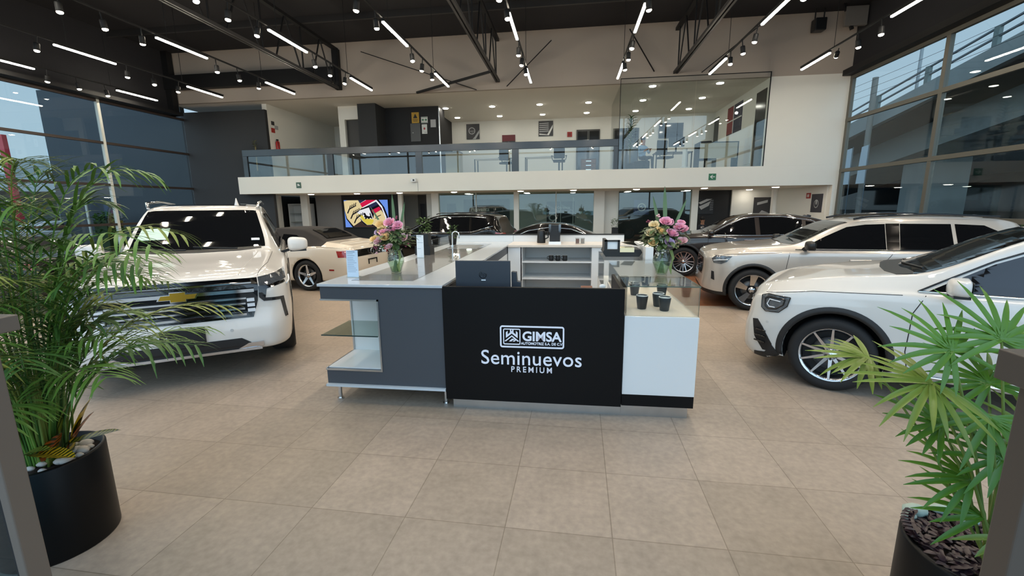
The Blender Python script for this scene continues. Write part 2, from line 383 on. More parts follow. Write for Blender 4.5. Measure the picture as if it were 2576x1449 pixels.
for i, (a, b) in enumerate(((-5.74, -2.4), (-2.18, 1.0))):
    o = struct(MB().box(a, b, 19.0, 19.015, 0, 2.43), 'window_%d' % (4 + i), glass('office_glass', (0.80, 0.88, 0.86), 0.07))
    MB().box((a + b) / 2 - 0.02, (a + b) / 2 + 0.02, 18.98, 19.03, 0, 2.43).build('window_frame', M['mullion_light'], o)
struct(MB().box(2.05, 4.94, 19.0, 19.015, 0, 2.43), 'window_6', MATS['office_glass'])
# white shelving niche at far left, seen above the convertible
sh = thing('shelving_cabinet', 'white lit shelving cabinet with glass shelves between two white columns at far left', 'cabinet', (-12.8, 19.6, 0))
MB().box(-13.3, -12.3, 19.9, 19.95, 0, 2.05).box(-13.3, -12.3, 19.5, 19.95, 2.03, 2.06).box(-13.33, -13.3, 19.5, 19.95, 0, 2.06).box(-12.3, -12.27, 19.5, 19.95, 0, 2.06).build('body', M['white_lam'], sh)
for z in (1.2, 1.6): MB().box(-13.29, -12.31, 19.55, 19.9, z, z + 0.012).build('shelf', mat('shelf_glass_edge', rgb(150, 165, 160), 0.2), sh)

# ---- glass office on the mezzanine
go = struct(MB().box(1.69, 1.71, 16.5, 19.8, 6.0, 6.03).box(1.69, 6.6, 16.49, 16.51, 6.12, 6.145).box(1.69, 1.71, 16.49, 16.51, 3.1, 6.13).box(6.57, 6.6, 16.49, 16.51, 3.1, 6.13), 'window_7', M['black_steel'])
MB().box(1.71, 4.21, 16.5, 16.512, 3.1, 6.13).build('pane', M['glass_rail'], go)
MB().box(4.222, 6.57, 16.5, 16.512, 3.1, 6.13).build('pane', M['glass_rail'], go)
MB().box(1.694, 1.706, 16.52, 19.8, 3.1, 6.0).build('pane', M['glass_clear'], go)
struct(MB().box(6.6, 6.72, 16.62, 22.2, 3.1, 5.98), 'wall_right', M['white_wall'])
# its dark openings on the right wall
for n, (a, b, z0) in enumerate(((16.72, 17.55, 3.1), (21.6, 22.2, 3.1))):
    struct(MB().box(6.585, 6.6, a, b, z0, 5.7), 'door_%d' % (4 + n), mat('dark_glazed_door', rgb(24, 24, 26), 0.15))
# glazed doors in the upper back wall
for n, (a, b) in enumerate(((0.27, 1.38), (2.08, 3.2))):
    d = struct(MB().box(a, b, 22.14, 22.2, 3.1, 5.42), 'door_%d' % (6 + n), mat('door_frame_grey', rgb(60, 56, 50), 0.4))
    for k in range(2):
        w = (b - a) / 2
        MB().box(a + k * w + 0.07, a + (k + 1) * w - 0.05, 22.12, 22.14, 3.2, 5.34).build('pane', mat('dark_pane', rgb(28, 28, 27), 0.1), d)

# ---- balustrade of the mezzanine
rl = thing('balustrade', 'dark grey metal and glass balustrade along the white mezzanine edge', 'railing', (-5.6, 16.56, 3.1))
rm = mat('balustrade_grey', rgb(36, 37, 40), 0.18, spec=0.6)
def rail_z(x): return 4.08
MB().box(-13.05, 1.74, 16.52, 16.62, 3.90, 4.15).build('top_rail', rm, rl, 0.006)
for a, b in ((-13.05, -12.86), (-9.45, -9.2), (-5.85, -5.6), (-2.15, -1.9), (1.54, 1.78)):
    MB().box(a, b, 16.52, 16.62, 3.1, 3.90).build('post', rm, rl, 0.004)
for a, b in ((-12.86, -9.45), (-9.2, -5.85), (-5.6, -2.15), (-1.9, 1.54)):
    MB().box(a, b, 16.56, 16.572, 3.1, 3.90).build('pane', M['glass_rail'], rl)

# ---- roof trusses
for i, (x, y0) in enumerate(((-8.66, 2.0), (-2.62, 2.0), (3.5, 2.0))):
    tr = thing('roof_truss', ['black steel roof truss, left one, with its end plate above the convertible', 'black steel roof truss in the middle of the ceiling', 'black steel roof truss on the right, ending above the glass office'][i], 'truss', (x, 9, 6.2), group='roof trusses')
    MB().box(x - 0.075, x - 0.02, y0, 16.45, 6.2, 6.28).box(x + 0.02, x + 0.075, y0, 16.45, 6.2, 6.28).build('bottom_chord', M['grey_steel'], tr)
    MB().box(x - 0.07, x + 0.07, y0, 16.45, 7.55, 7.64).build('top_chord', M['black_steel'], tr)
    yy = 16.1; k = 0
    while yy > 4:
        for (ya, yb) in ((yy, yy), (yy - .15, yy - .75), (yy - 1.35, yy - .8)):
            MB().bar((x, ya, 6.26), (x, yb, 7.56), 0.035).build('web_member', M['black_steel'], tr)
        yy -= 1.9
    if i == 0: MB().box(x - 0.10, x + 0.10, 16.3, 16.48, 6.2, 7.6).build('end_plate', M['black_steel'], tr)
def rod(a, b, w, label, cat='brace', name='roof_brace'):
    o = MB().bar(a, b, w).build(name, M['black_steel']); tag(o, label, cat); return o
rod((-5.65, 16.45, 5.98), (-2.62, 15.2, 6.22), 0.07, 'dark steel brace running from the white wall to the middle roof truss')
rod((-7.6, 16.2, 7.4), (-3.4, 16.44, 5.98), 0.025, 'thin black cross brace on the white upper wall, left of the middle truss')
rod((-.7, 16.2, 7.4), (-2.3, 16.44, 6.05), 0.025, 'thin black cross brace just right of the middle truss')
rod((1.9, 16.2, 7.6), (2.8, 16.44, 6.3), 0.03, 'thin black cross brace left of the right truss')
rod((6.3, 16.2, 7.7), (4.35, 16.44, 6.2), 0.025, 'thin black cross brace right of the right truss')

# ---- track lights
def make_spot():
    o = thing('track_spotlight', 'x', 'spotlight')
    MB().lathe([(0.0, 0.02), (0.05, 0.02), (0.055, 0.0), (0.055, -0.14), (0.048, -0.15), (0.046, -0.12), (0.0, -0.12)], n=14).build('housing', M['black_steel'], o)
    MB().cyl((0, 0, 0.02), (0, 0, 0.17), 0.012, 8).build('stem', M['black_steel'], o)
    MB().lathe([(.052, -.148), (.048, -.165), (.03, -.178), (0, -.182)], n=14).build('lamp', M['spot_on'], o)
    ld = bpy.data.lights.new('lamp_beam', 'SPOT'); ld.energy = SPOT_W; ld.spot_size = math.radians(105); ld.spot_blend = 0.9; ld.shadow_soft_size = 0.045; ld.color = (1.0, 0.86, 0.70)
    lo = bpy.data.objects.new('lamp_beam', ld); C.objects.link(lo); lo.parent = o; lo.location = (0, 0, -0.20)
    return o
def make_tube():
    o = thing('linear_light', 'x', 'light')
    MB().box(-0.03, 0.03, -0.72, 0.72, 0.0, 0.05).build('housing', M['black_steel'], o)
    MB().box(-0.028, 0.028, -0.715, 0.715, -0.035, 0.0).build('diffuser', M['tube_on'], o, 0.008)
    return o
spot0 = make_spot(); tube0 = make_tube(); first = {'s': True, 't': True}
names = ['leftmost of nine', 'second from left', 'third from left', 'fourth from left', 'fifth from left', 'sixth from left', 'third from right', 'second from right', 'rightmost of nine']
for i, x in enumerate((-14.67, -12.1, -9.38, -6.6, -3.97, -1.28, 1.41, 4.12, 6.69)):
    tk = thing('light_track', 'thin black lighting track under the ceiling, ' + names[i], 'track', (x, 8, 5.74), group='lighting tracks')
    MB().box(x - 0.018, x + 0.018, 2.2, 14.75, 5.74, 5.775).build('rail', M['black_steel'], tk)
    for y in (3.0, 6.5, 9.9, 13.1): MB().cyl((x, y, 5.775), (x, y, 7.85), 0.007, 6).build('hanger', M['black_steel'], tk)
    for j, y in enumerate((2.98, 6.65, 10.32, 13.98)):
        o = tube0 if first['t'] else copy_tree(tube0); first['t'] = False
        o.location = (x, y, 5.69)
        o['label'] = 'linear tube light, %s on the track %s' % (['nearest the entrance', 'second from the entrance', 'third from the entrance', 'farthest from the entrance'][j], names[i]); o['group'] = 'linear tube lights on the tracks'
        if j == 3: continue
        for k, yy in enumerate((1.2, 1.98, 2.8)):
            o = spot0 if first['s'] else copy_tree(spot0); first['s'] = False
            o.location = (x, y + yy - 0.2, 5.57); o.rotation_euler = (0.12 * math.sin(i * 3 + k), 0.15 * math.cos(i + k * 2), 0)
            if (i, j, k) == (8, 2, 2): o.rotation_euler = (1.25, 0, -0.35)
            o['label'] = 'can spotlight, %s of the %s three on the track %s' % (['front', 'middle', 'back'][k], ['nearest', 'middle', 'farthest'][j], names[i]); o['group'] = 'can spotlights on the tracks'
# ---- recessed downlights
def make_down(nm, r):
    o = thing(nm, 'x', 'downlight')
    MB().lathe([(r, 0.0), (r + 0.02, 0.0), (r + 0.02, -0.012), (r, -0.006)], n=20).build('trim_ring', M['white_gloss'], o)
    MB().lathe([(r, -.004), (r * .97, -.022), (r * .6, -.032), (0, -.034)], n=20).build('diffuser', M['down_on'], o)
    return o
d0 = make_down('ceiling_downlight', 0.12); fd = True
xn = ['first', 'second', 'third', 'fourth', 'fifth', 'sixth', 'seventh', 'eighth', 'ninth', 'tenth']
for i, x in enumerate((-5.32, -3.3, -1.3, 0.7, 2.86, 5.14)):
    for j, y in enumerate((17.0, 19.1, 21.1)):
        if i < 4 and j == 0: continue
        o = d0 if fd else copy_tree(d0); fd = False
        o.location = (x, y, 5.98); o['label'] = 'round downlight in the upper ceiling, %s from the left in the %s row' % (xn[i], ['front', 'middle', 'back'][j]); o['group'] = 'upper ceiling downlights'
for i, x in enumerate((-13.2, -10.85, -8.8, -6.95, -4.65, -1.94, 0.13, 2.52, 5.0, 7.5)):
    for j, y in enumerate((17.5, 19.9, 21.9)):
        if i < 4 and j > 0: continue
        if i == 6 and j == 1: continue
        if y > 20.3 and x > 2: continue
        o = copy_tree(d0); o.location = (x, y, 2.43)
        o['label'] = 'round downlight under the mezzanine, %s from the left in the %s row' % (xn[i], ['front', 'middle', 'back'][j]); o['group'] = 'downlights under the mezzanine'
# ================================================================== COUNTERS
grey_lam = mat('grey_laminate', rgb(74, 77, 82), 0.45, spec=0.35)
top_m = mat('pale_countertop', rgb(196, 200, 203), 0.2, noise=0.03, nscale=12, coat=0.3)
ZT = 1.14
dc = thing('display_counter', 'long grey counter with pale top and glass shelf niche, left of the black desk', 'counter', (-1.66, 5.9, 0))
MB().box(-2.25, -1.085, 3.58, 8.4, 1.115, ZT).build('countertop', top_m, dc, 0.003)
MB().box(-2.02, -1.42, 3.78, 7.9, ZT, ZT + 0.003).build('countertop_inlay', mat('grey_inlay', rgb(128, 124, 120), 0.12, coat=0.5), dc, label='darker grey glossy inset panel')
C_ = [(-2.235, .985), (-1.70, .985), (-1.70, .335), (-2.235, .335), (-2.235, .19), (-1.095, .19), (-1.095, 1.115), (-2.235, 1.115)]
MB().prism(C_, 3.60, 3.62).build('front_panel', grey_lam, dc)
MB().box(-2.235, -1.095, 3.62, 8.35, .19, .335).build('base_board', grey_lam, dc)
MB().box(-2.235, -1.69, 3.62, 8.35, .335, .345).build('niche_floor', M['white_gloss'], dc)
MB().box(-2.235, -1.095, 3.62, 8.35, .985, 1.113).build('upper_board', grey_lam, dc)
MB().box(-1.69, -1.095, 3.62, 8.35, .345, .985).build('body', M['white_lam'], dc)
MB().box(-2.235, -1.69, 4.13, 4.16, .345, .985).build('niche_back', M['white_gloss'], dc)
MB().box(-2.235, -1.69, 4.16, 8.35, .345, .985).build('rear_cabinet', M['white_lam'], dc)
MB().box(-2.24, -1.09, 3.57, 8.4, .168, .19).build('bottom_edge', mat('pale_edge', rgb(200, 206, 210), 0.3), dc)
tr_ = MB(); tr_.box(-2.24, -1.685, 3.592, 3.602, .985, 1.0).box(-1.70, -1.685, 3.592, 3.602, .335, 1.0).box(-2.24, -1.685, 3.592, 3.602, .32, .335).box(-2.24, -2.228, 3.6, 4.13, .32, .345).box(-2.24, -2.225, 4.12, 4.135, .34, .985)
tr_.build('niche_trim', M['alu'], dc)
MB().box(-2.26, -1.71, 3.60, 4.12, .652, .66).build('glass_shelf', glass('shelf_glass', (0.76, 0.84, 0.81), 0.05), dc)
MB().box(-2.26, -1.71, 3.595, 3.60, .651, .661).build('shelf_edge', mat('glass_edge_dark', rgb(44, 62, 58), 0.2), dc)
for x, y in ((-2.17, 3.68), (-1.12, 3.68), (-2.17, 6.0), (-1.12, 6.0), (-2.17, 8.2), (-1.12, 8.2)):
    MB().cyl((x, y, 0.012), (x, y, .168), 0.018, 12).cyl((x, y, 0), (x, y, .014), 0.03, 14).build('foot', M['chrome'], dc)
# lip along its far outside edge
MB().box(-2.27, -2.255, 6.3, 8.4, 1.0, 1.28).build('side_glass', M['glass_clear'], dc)
# back counter with shelves
bc = thing('back_counter', 'white back counter with three open shelves, raised lip and dark top edge', 'counter', (-0.2, 8.0, 0))
MB().box(-1.085, 1.15, 7.62, 8.4, 1.10, ZT).build('countertop', mat('cream_top', rgb(222, 210, 196), 0.3, coat=0.3), bc, 0.003)
w = MB(); w.box(-1.085, -.84, 7.66, 7.70, .1, 1.10).box(.42, 1.15, 7.66, 7.70, .1, 1.10).box(-.84, .42, 8.3, 8.34, .1, 1.10).box(-.86, -.83, 7.66, 8.34, .1, 1.1).box(.39, .42, 7.66, 8.34, .1, 1.1).box(-1.085, 1.15, 8.34, 8.38, 0.0, 1.1)
w.build('body', M['white_lam'], bc)
for z in (.82, .52, .2): MB().box(-.83, .39, 7.67, 8.3, z, z + .025).build('shelf', M['white_lam'], bc)
MB().box(-1.08, 1.02, 8.40, 8.43, 0.9, 1.265).build('raised_lip', M['white_gloss'], bc)
MB().box(-1.08, 1.02, 8.385, 8.445, 1.265, 1.285).build('lip_edge', M['black_matte'], bc)
MB().box(-2.25, -1.085, 8.40, 8.43, 0.9, 1.265).build('raised_lip', M['white_gloss'], dc)
MB().box(-2.25, -1.085, 8.385, 8.445, 1.265, 1.285).build('lip_edge', M['black_matte'], dc)
MB().box(-.84, -.1, 7.64, 7.66, 0, .1).build('kick_board', M['black_matte'], bc)
# black reception desk
rd = thing('reception_desk', 'black reception desk with the white dealership logo on its front', 'desk', (-0.31, 3.9, 0))
blk = mat('desk_black', rgb(9, 8, 9), 0.5, spec=0.2)
MB().box(-1.088, .458, 3.58, 3.62, .095, 1.13).build('front_panel', blk, rd, 0.002)
MB().box(-1.084, -1.06, 3.62, 4.25, .095, 1.12).build('side_panel', blk, rd)
MB().box(.43, .458, 3.62, 4.45, .095, 1.12).build('side_panel', blk, rd)
MB().box(-1.06, .43, 3.62, 4.3, .72, .75).build('worktop', M['white_lam'], rd)
MB().box(.10, .44, 4.5, 5.2, 0, .80).build('side_ledge', M['white_lam'], rd)
MB().box(-1.035, .46, 3.625, 4.4, 0, .1).build('plinth', M['steel'], rd)
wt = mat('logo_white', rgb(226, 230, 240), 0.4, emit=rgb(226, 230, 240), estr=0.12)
def rrect(x0, x1, z0, z1, r, n=5):
    P = []
    for cx, cz, a0 in ((x1 - r, z1 - r, 0), (x0 + r, z1 - r, 90), (x0 + r, z0 + r, 180), (x1 - r, z0 + r, 270)):
        for i in range(n + 1):
            a = math.radians(a0 + 90 * i / n); P.append((cx + r * math.cos(a), cz + r * math.sin(a)))
    return P
def ring(mb, x0, x1, z0, z1, r, t, y0, y1):
    A = rrect(x0, x1, z0, z1, r); B = rrect(x0 + t, x1 - t, z0 + t, z1 - t, max(r - t, 0.002)); n = len(A)
    vs = [(p, y0, q) for p, q in A] + [(p, y0, q) for p, q in B] + [(p, y1, q) for p, q in A] + [(p, y1, q) for p, q in B]; fs = []
    for i in range(n):
        j = (i + 1) % n
        fs += [(i, j, n + j, n + i), (i, 2 * n + i, 2 * n + j, j), (n + i, n + j, 3 * n + j, 3 * n + i)]
    mb.add(vs, fs)
    return mb
lx0, lx1, lz0, lz1 = -.585, -.032, .602, .798
lg = MB(); ring(lg, lx0, lx1, lz0, lz1, .022, .013, 3.572, 3.58)
bx0, bx1, bz0, bz1 = lx0 + .028, lx0 + .178, lz0 + .027, lz1 - .027
ring(lg, bx0, bx1, bz0, bz1, .014, .008, 3.572, 3.58)
def poly(P): lg.prism([(bx0 + (bx1 - bx0) * a, bz0 + (bz1 - bz0) * b) for a, b in P], 3.572, 3.58)
poly([(.12, .30), (.24, .20), (.24, .62), (.12, .62)]) if False else None
poly([(.16, .42), (.26, .50), (.26, .86), (.16, .76)]); poly([(.26, .50), (.5, .70), (.5, .86), (.26, .62)])
poly([(.74, .50), (.84, .42), (.84, .76), (.74, .86)]); poly([(.5, .70), (.74, .50), (.74, .62), (.5, .86)])
poly([(.40, .72), (.47, .80), (.47, .96), (.40, .96)]); poly([(.53, .80), (.60, .72), (.60, .96), (.53, .96)])
poly([(.08, .22), (.5, .58), (.5, .50), (.16, .20)]); poly([(.5, .58), (.92, .22), (.84, .20), (.5, .50)])
poly([(.34, .20), (.5, .36), (.66, .36), (.60, .28), (.54, .28), (.48, .20)]); poly([(.54, .20), (.66, .28), (.66, .36), (.74, .28), (.66, .20)])
lg.build('logo_frame', wt, rd, label='white outlined badge with a castle-like emblem')
text_mesh('GIMSA', .115, 'logo_name', wt, rd, (-.225, 3.575, .668), offset=.0028, xs=1.02, spacing=.98)
text_mesh('AUTOMOTRIZ S.A. DE C.V.', .031, 'logo_small_line', wt, rd, (-.222, 3.576, .632), offset=.0006, xs=.98)
text_mesh('Seminuevos', .182, 'logo_word', wt, rd, (-.318, 3.575, .447), offset=.0004, xs=.99, spacing=1.03)
text_mesh('PREMIUM', .072, 'logo_subword', wt, rd, (-.312, 3.576, .380), offset=.0004, xs=.92, spacing=1.45)
# white cabinet with glass case
gc = thing('glass_display_case', 'white cabinet topped with a clear glass case, right of the black desk', 'display case', (.76, 4.4, 0))
MB().box(.465, 1.062, 3.6, 5.3, .205, .895).build('cabinet', M['white_gloss'], gc, 0.003)
MB().box(.465, 1.06, 3.605, 5.3, .1, .204).build('base', blk, gc)
MB().box(.461, 1.02, 3.625, 5.25, 0, .1).build('plinth', M['steel'], gc)
MB().box(.47, 1.055, 3.61, 5.28, .895, .899).build('case_floor', mat('case_floor_cream', rgb(236, 224, 206), 0.35), gc)
gm = glass('case_glass', (0.975, 0.985, 0.98), 0.035)
MB().box(.475, 1.05, 3.605, 3.611, .9, 1.145).build('front_pane', gm, gc)
MB().box(.475, .481, 3.611, 5.28, .9, 1.145).build('side_pane', gm, gc)
MB().box(1.046, 1.052, 3.611, 5.28, .9, 1.145).build('side_pane', gm, gc)
MB().box(.475, 1.05, 5.274, 5.28, .9, 1.145).build('rear_pane', gm, gc)
MB().box(.47, 1.055, 3.60, 5.285, 1.146, 1.154).build('top_pane', glass('case_top_glass', (0.955, 0.975, 0.965), 0.045), gc)
ed = mat('glass_edge_green', rgb(96, 108, 98), 0.2)
MB().box(.47, 1.055, 3.597, 3.60, 1.146, 1.154).box(1.05, 1.0535, 3.603, 3.606, .9, 1.146).box(1.0555, 1.0575, 3.6, 5.28, 1.146, 1.154).build('glass_edge', ed, gc)
# second glass case behind it
g2 = thing('glass_display_case', 'second clear glass case with an empty shelf, behind the mug case', 'display case', (.75, 6.2, 0))
MB().box(.45, 1.1, 5.75, 6.9, 0, .72).build('cabinet', M['white_lam'], g2)
for x0, x1, y0, y1 in ((.45, 1.1, 5.75, 5.756), (.45, .456, 5.756, 6.9), (1.094, 1.1, 5.756, 6.9)):
    MB().box(x0, x1, y0, y1, .72, 1.10).build('pane', gm, g2)
MB().box(.45, 1.1, 5.75, 6.9, 1.10, 1.108).build('top_pane', gm, g2)
MB().box(1.0, 1.1, 5.9, 6.95, 0.0, 1.26).build('end_panel', M['white_lam'], g2)

# mugs
def mug_mesh(col):
    m = MB(); m.lathe([(0, 0), (.028, 0), (.031, .004), (.041, .085), (.041, .098), (.038, .098), (.037, .085), (.028, .008), (0, .008)], n=20)
    return m
def make_mug():
    o = thing('mug', 'x', 'mug')
    m = mug_mesh(0); b = m.build('body', mat('mug_dark', rgb(36, 40, 42), 0.35), o)
    MB().lathe([(.037, .0975), (.0395, .1), (.0415, .0975), (.0415, .095), (.037, .09)], n=20).build('rim', mat('mug_rim', rgb(235, 235, 230), 0.3), o)
    MB().lathe([(.0368, .088), (.0275, .0085), (0, .0085)], n=20).build('interior', MATS['mug_rim'], o)
    return o
mg0 = make_mug(); fm = True
case_mugs = [(.646, 3.883, 'standing alone at the left front'), (.828, 3.823, 'nearest, right of the front pair'), (.805, 3.99, 'just behind the nearest one'), (.67, 4.50, 'behind, near the left pane'), (.929, 4.45, 'behind the front pair, to the right'), (.62, 4.95, 'far back on the left'), (.86, 4.98, 'far back on the right')]
for x, y, d in case_mugs:
    o = mg0 if fm else copy_tree(mg0); fm = False
    o.location = (x, y, .8995); o.rotation_euler = (0, 0, random.random() * 6); o['label'] = 'dark mug in the glass case, ' + d; o['group'] = 'dark mugs in the glass case'
    o.scale = (1.25, 1.25, 1.25)
def make_hmug():
    o = thing('mug', 'x', 'mug')
    MB().lathe([(0, 0), (.036, 0), (.042, .008), (.042, .10), (.039, .10), (.037, .01), (0, .01)], n=18).build('body', M['black_matte'], o)
    MB().lathe([(.0395, .1), (.041, .103), (.0425, .1)], n=18).build('rim', MATS['mug_rim'], o)
    MB().tube([(-.04, 0, .08), (-.068, 0, .075), (-.07, 0, .04), (-.04, 0, .025)], .006, 6).build('handle', M['black_matte'], o)
    return o
h0 = make_hmug()
for k, (x, d) in enumerate(((-.32, 'leftmost'), (-.20, 'middle'), (-.075, 'rightmost'))):
    o = h0 if k == 0 else copy_tree(h0); o.location = (x, 7.78, .8455); o['label'] = 'black handled mug on the top open shelf, %s of three' % d; o['group'] = 'mugs on the back counter shelf'

# monitor seen from behind
mo = thing('monitor', 'dark grey monitor seen from behind, standing on the reception desk', 'monitor', (-.78, 3.84, .75))
mm_ = mat('monitor_grey', rgb(50, 56, 64), 0.4)
MB().box(-1.03, -.525, 3.83, 3.865, .86, 1.325).build('housing', mm_, mo, 0.004)
MB().box(-1.02, -.535, 3.865, 3.87, .88, 1.315).build('screen', M['black_plastic'], mo)
MB().box(-.84, -.72, 3.87, 3.89, .77, 1.05).build('stand', M['black_plastic'], mo)
MB().box(-.92, -.64, 3.80, 3.98, .75, .765).build('foot', M['black_plastic'], mo)
lgm = mat('monitor_logo', rgb(30, 33, 38), 0.2)
MB().lathe([(.030, 0), (.036, 0), (.036, .002), (.030, .002)], (-.775, 3.828, 1.2), 'y', 24).build('logo_ring', lgm, mo)
text_mesh('hp', .052, 'logo', lgm, mo, (-.775, 3.829, 1.187), ext=.001, shear=.25)
MB().box(-.79, -.75, 3.826, 3.83, 1.145, 1.155).build('port_label', M['paper'], mo)
lp = thing('desk_telephone', 'dark stepped desk telephone standing right of the monitor', 'telephone', (-.48, 3.9, .75))
MB().prism([(-.52, .75), (-.435, .75), (-.435, 1.125), (-.47, 1.13), (-.475, 1.215), (-.52, 1.22)], 3.88, 3.95).build('body', mm_, lp, 0.003)

# things on the counters
sg = thing('sign_holder', 'clear upright holder with a pale printed price sheet, on the front left counter corner', 'sign', (-2.09, 3.95, ZT))
pw = mat('printed_sheet', rgb(205, 222, 238), 0.3)
def leaning_sheet(root, cx, cy, z0, w, h, lean=0.05, rot=-0.1, m=None, lines=12):
    ca, sa = math.cos(rot), math.sin(rot)
    def P(u, v, d=0): return (cx + u * ca - (v * lean + d) * sa * -1, cy + u * sa + v * lean + d, z0 + v)
    s = MB(); s.add([P(-w / 2, 0), P(w / 2, 0), P(w / 2, h), P(-w / 2, h), P(-w / 2, 0, .004), P(w / 2, 0, .004), P(w / 2, h, .004), P(-w / 2, h, .004)], [(0, 1, 2, 3), (7, 6, 5, 4), (0, 4, 5, 1), (1, 5, 6, 2), (2, 6, 7, 3), (3, 7, 4, 0)])
    s.build('sheet', m or pw, root)
    l = MB()
    for i in range(lines):
        v = h * (.93 - .8 * i / lines); ww = w * (.5 + .35 * random.random()); hh = .003 if i else .006
        l.add([P(-w * .42, v, -.0012), P(-w * .42 + ww, v, -.0012), P(-w * .42 + ww, v + hh, -.0012), P(-w * .42, v + hh, -.0012)], [(0, 1, 2, 3)])
    l.build('print', mat('grey_print', rgb(120, 134, 150), 0.5), root)
    b = MB(); b.box(cx - w / 2, cx + w / 2 + .01, cy - .03, cy + .05, z0, z0 + .004); b.build('base', M['glass_clear'], root)
leaning_sheet(sg, -2.09, 3.95, ZT + .004, .125, .26)
sg2 = thing('sign_holder', 'white narrow upright notice sheet behind the left flower vase', 'sign', (-1.98, 5.6, ZT))
leaning_sheet(sg2, -1.98, 5.6, ZT + .004, .10, .30, m=M['paper'], lines=3)
bp_ = thing('flower_pot', 'small black box planter with a leafy green sprig on the left counter', 'potted plant', (-2.05, 6.0, ZT))
MB().box(-2.17, -1.95, 5.92, 6.12, ZT + .003, ZT + .13).box(-2.14, -1.98, 5.95, 6.09, ZT + .13, ZT + .30).build('pot', M['black_matte'], bp_)
lf = mat('leaf_green', rgb(74, 108, 48), 0.5, noise=0.25, nscale=14)
def leafy(root, c, r, h, n, m, name='foliage', lw=.02, ll=.09):
    b = MB()
    for _ in range(n):
        a = random.random() * 2 * PI; rr = r * math.sqrt(random.random()); z = h * random.random()
        p = Vector((c[0] + rr * math.cos(a) * .6, c[1] + rr * math.sin(a) * .6, c[2] + z))
        d = Vector((math.cos(a), math.sin(a), random.uniform(-.3, .9))).normalized(); s = d.cross(Vector((0, 0, 1))).normalized(); L = ll * random.uniform(.6, 1.2)
        q = p + d * L; m1 = p + d * L * .5
        b.add([p, m1 + s * lw + Vector((0, 0, .006)), q - Vector((0, 0, .01)), m1 - s * lw + Vector((0, 0, .006))], [(0, 1, 2, 3)], True)
    return b.build(name, m, root, recalc=False)
leafy(bp_, (-2.06, 6.02, ZT + .3), .1, .22, 90, lf, lw=.012, ll=.08)
bp2 = thing('flower_pot', 'small dark planter with a green sprig beside the tap on the counter', 'potted plant', (-2.1, 7.7, ZT))
MB().lathe([(0, 0), (.06, 0), (.08, .16), (.07, .16), (.0, .14)], (-2.1, 7.7, ZT), n=16).build('pot', M['black_matte'], bp2)
leafy(bp2, (-2.1, 7.7, ZT + .14), .09, .2, 70, lf, lw=.012, ll=.08)
sk = MB().box(-1.98, -1.5, 6.9, 7.6, ZT + .003, ZT + .006).build('sink', M['steel']); tag(sk, 'steel sink set in the far end of the left counter', 'sink')
fa = thing('tap', 'curved chrome tap at the far end of the left counter', 'tap', (-2.0, 7.3, ZT))
MB().cyl((-2.0, 7.3, ZT), (-2.0, 7.3, ZT + .03), .03).build('base', M['chrome'], fa)
MB().tube([(-2.0, 7.3, ZT + .03), (-2.0, 7.3, ZT + .2)] + [(-2.0 + .06 - .06 * math.cos(a), 7.3, ZT + .2 + .06 * math.sin(a)) for a in [PI * k / 8 for k in range(1, 9)]] + [(-1.88, 7.3, ZT + .14)], .012, 10).build('spout', M['chrome'], fa)
ke = thing('kettle', 'black electric kettle with a side handle on the back counter', 'kettle', (-.52, 8.1, ZT))
MB().lathe([(0, 0), (.075, 0), (.08, .02), (.068, .2), (.06, .24), (0, .25)], (-.52, 8.1, ZT), n=20).build('body', M['black_plastic'], ke)
MB().tube([(-.455, 8.1, ZT + .2), (-.40, 8.1, ZT + .2), (-.39, 8.1, ZT + .1), (-.45, 8.1, ZT + .07)], .012, 8).build('handle', M['black_plastic'], ke)
MB().cyl((-.52, 8.1, ZT + .24), (-.52, 8.1, ZT + .265), .025).build('lid_knob', M['black_plastic'], ke)
cm = thing('coffee_machine', 'black and silver capsule coffee machine right of the kettle', 'coffee machine', (-.26, 8.1, ZT))
MB().box(-.36, -.17, 8.0, 8.22, ZT + .03, ZT + .24).build('body', M['black_plastic'], cm, .006)
MB().box(-.375, -.155, 8.0, 8.2, ZT, ZT + .03).build('drip_tray', M['chrome'], cm)
MB().box(-.375, -.335, 7.97, 8.2, ZT + .2, ZT + .34).box(-.195, -.155, 7.97, 8.2, ZT + .2, ZT + .34).build('side_cover', M['chrome'], cm)
MB().box(-.335, -.195, 8.0, 8.2, ZT + .24, ZT + .33).build('head', M['black_plastic'], cm)
for k, (x, c_) in enumerate(((.145, rgb(120, 92, 84)), (.235, rgb(150, 140, 132)))):
    o = thing('coffee_box', 'small %s clear box of capsules on the back counter' % ('brown' if k == 0 else 'grey'), 'box', (x, 7.95, ZT), group='capsule boxes')
    MB().box(x - .04, x + .04, 7.92, 7.98, ZT, ZT + .10).build('box', glass('acrylic', (.9, .92, .92), 0.03), o)
    MB().box(x - .03, x + .03, 7.93, 7.97, ZT + .002, ZT + .085).build('contents', mat('capsules%d' % k, c_, 0.5, noise=.5, nscale=60), o)
pn = thing('printer', 'black printer with a lit tray and lifted cover on the far right counter', 'printer', (.72, 6.3, 1.11))
MB().prism([(.50, 1.11), (.95, 1.11), (.99, 1.17), (.97, 1.21), (.48, 1.21), (.46, 1.17)], 6.1, 6.5).build('body', M['black_plastic'], pn)
MB().box(.48, .52, 6.1, 6.5, 1.21, 1.34).box(.48, .68, 6.1, 6.13, 1.32, 1.34).box(.66, .69, 6.1, 6.13, 1.21, 1.34).build('scanner_frame', M['black_plastic'], pn)
MB().box(.52, .66, 6.12, 6.13, 1.215, 1.32).build('screen', M['paper'], pn)
MB().add([(.70, 6.12, 1.31), (.86, 6.12, 1.32), (.97, 6.35, 1.24), (.82, 6.4, 1.26)], [(0, 1, 2, 3)]).build('cover', M['grey_steel'], pn)
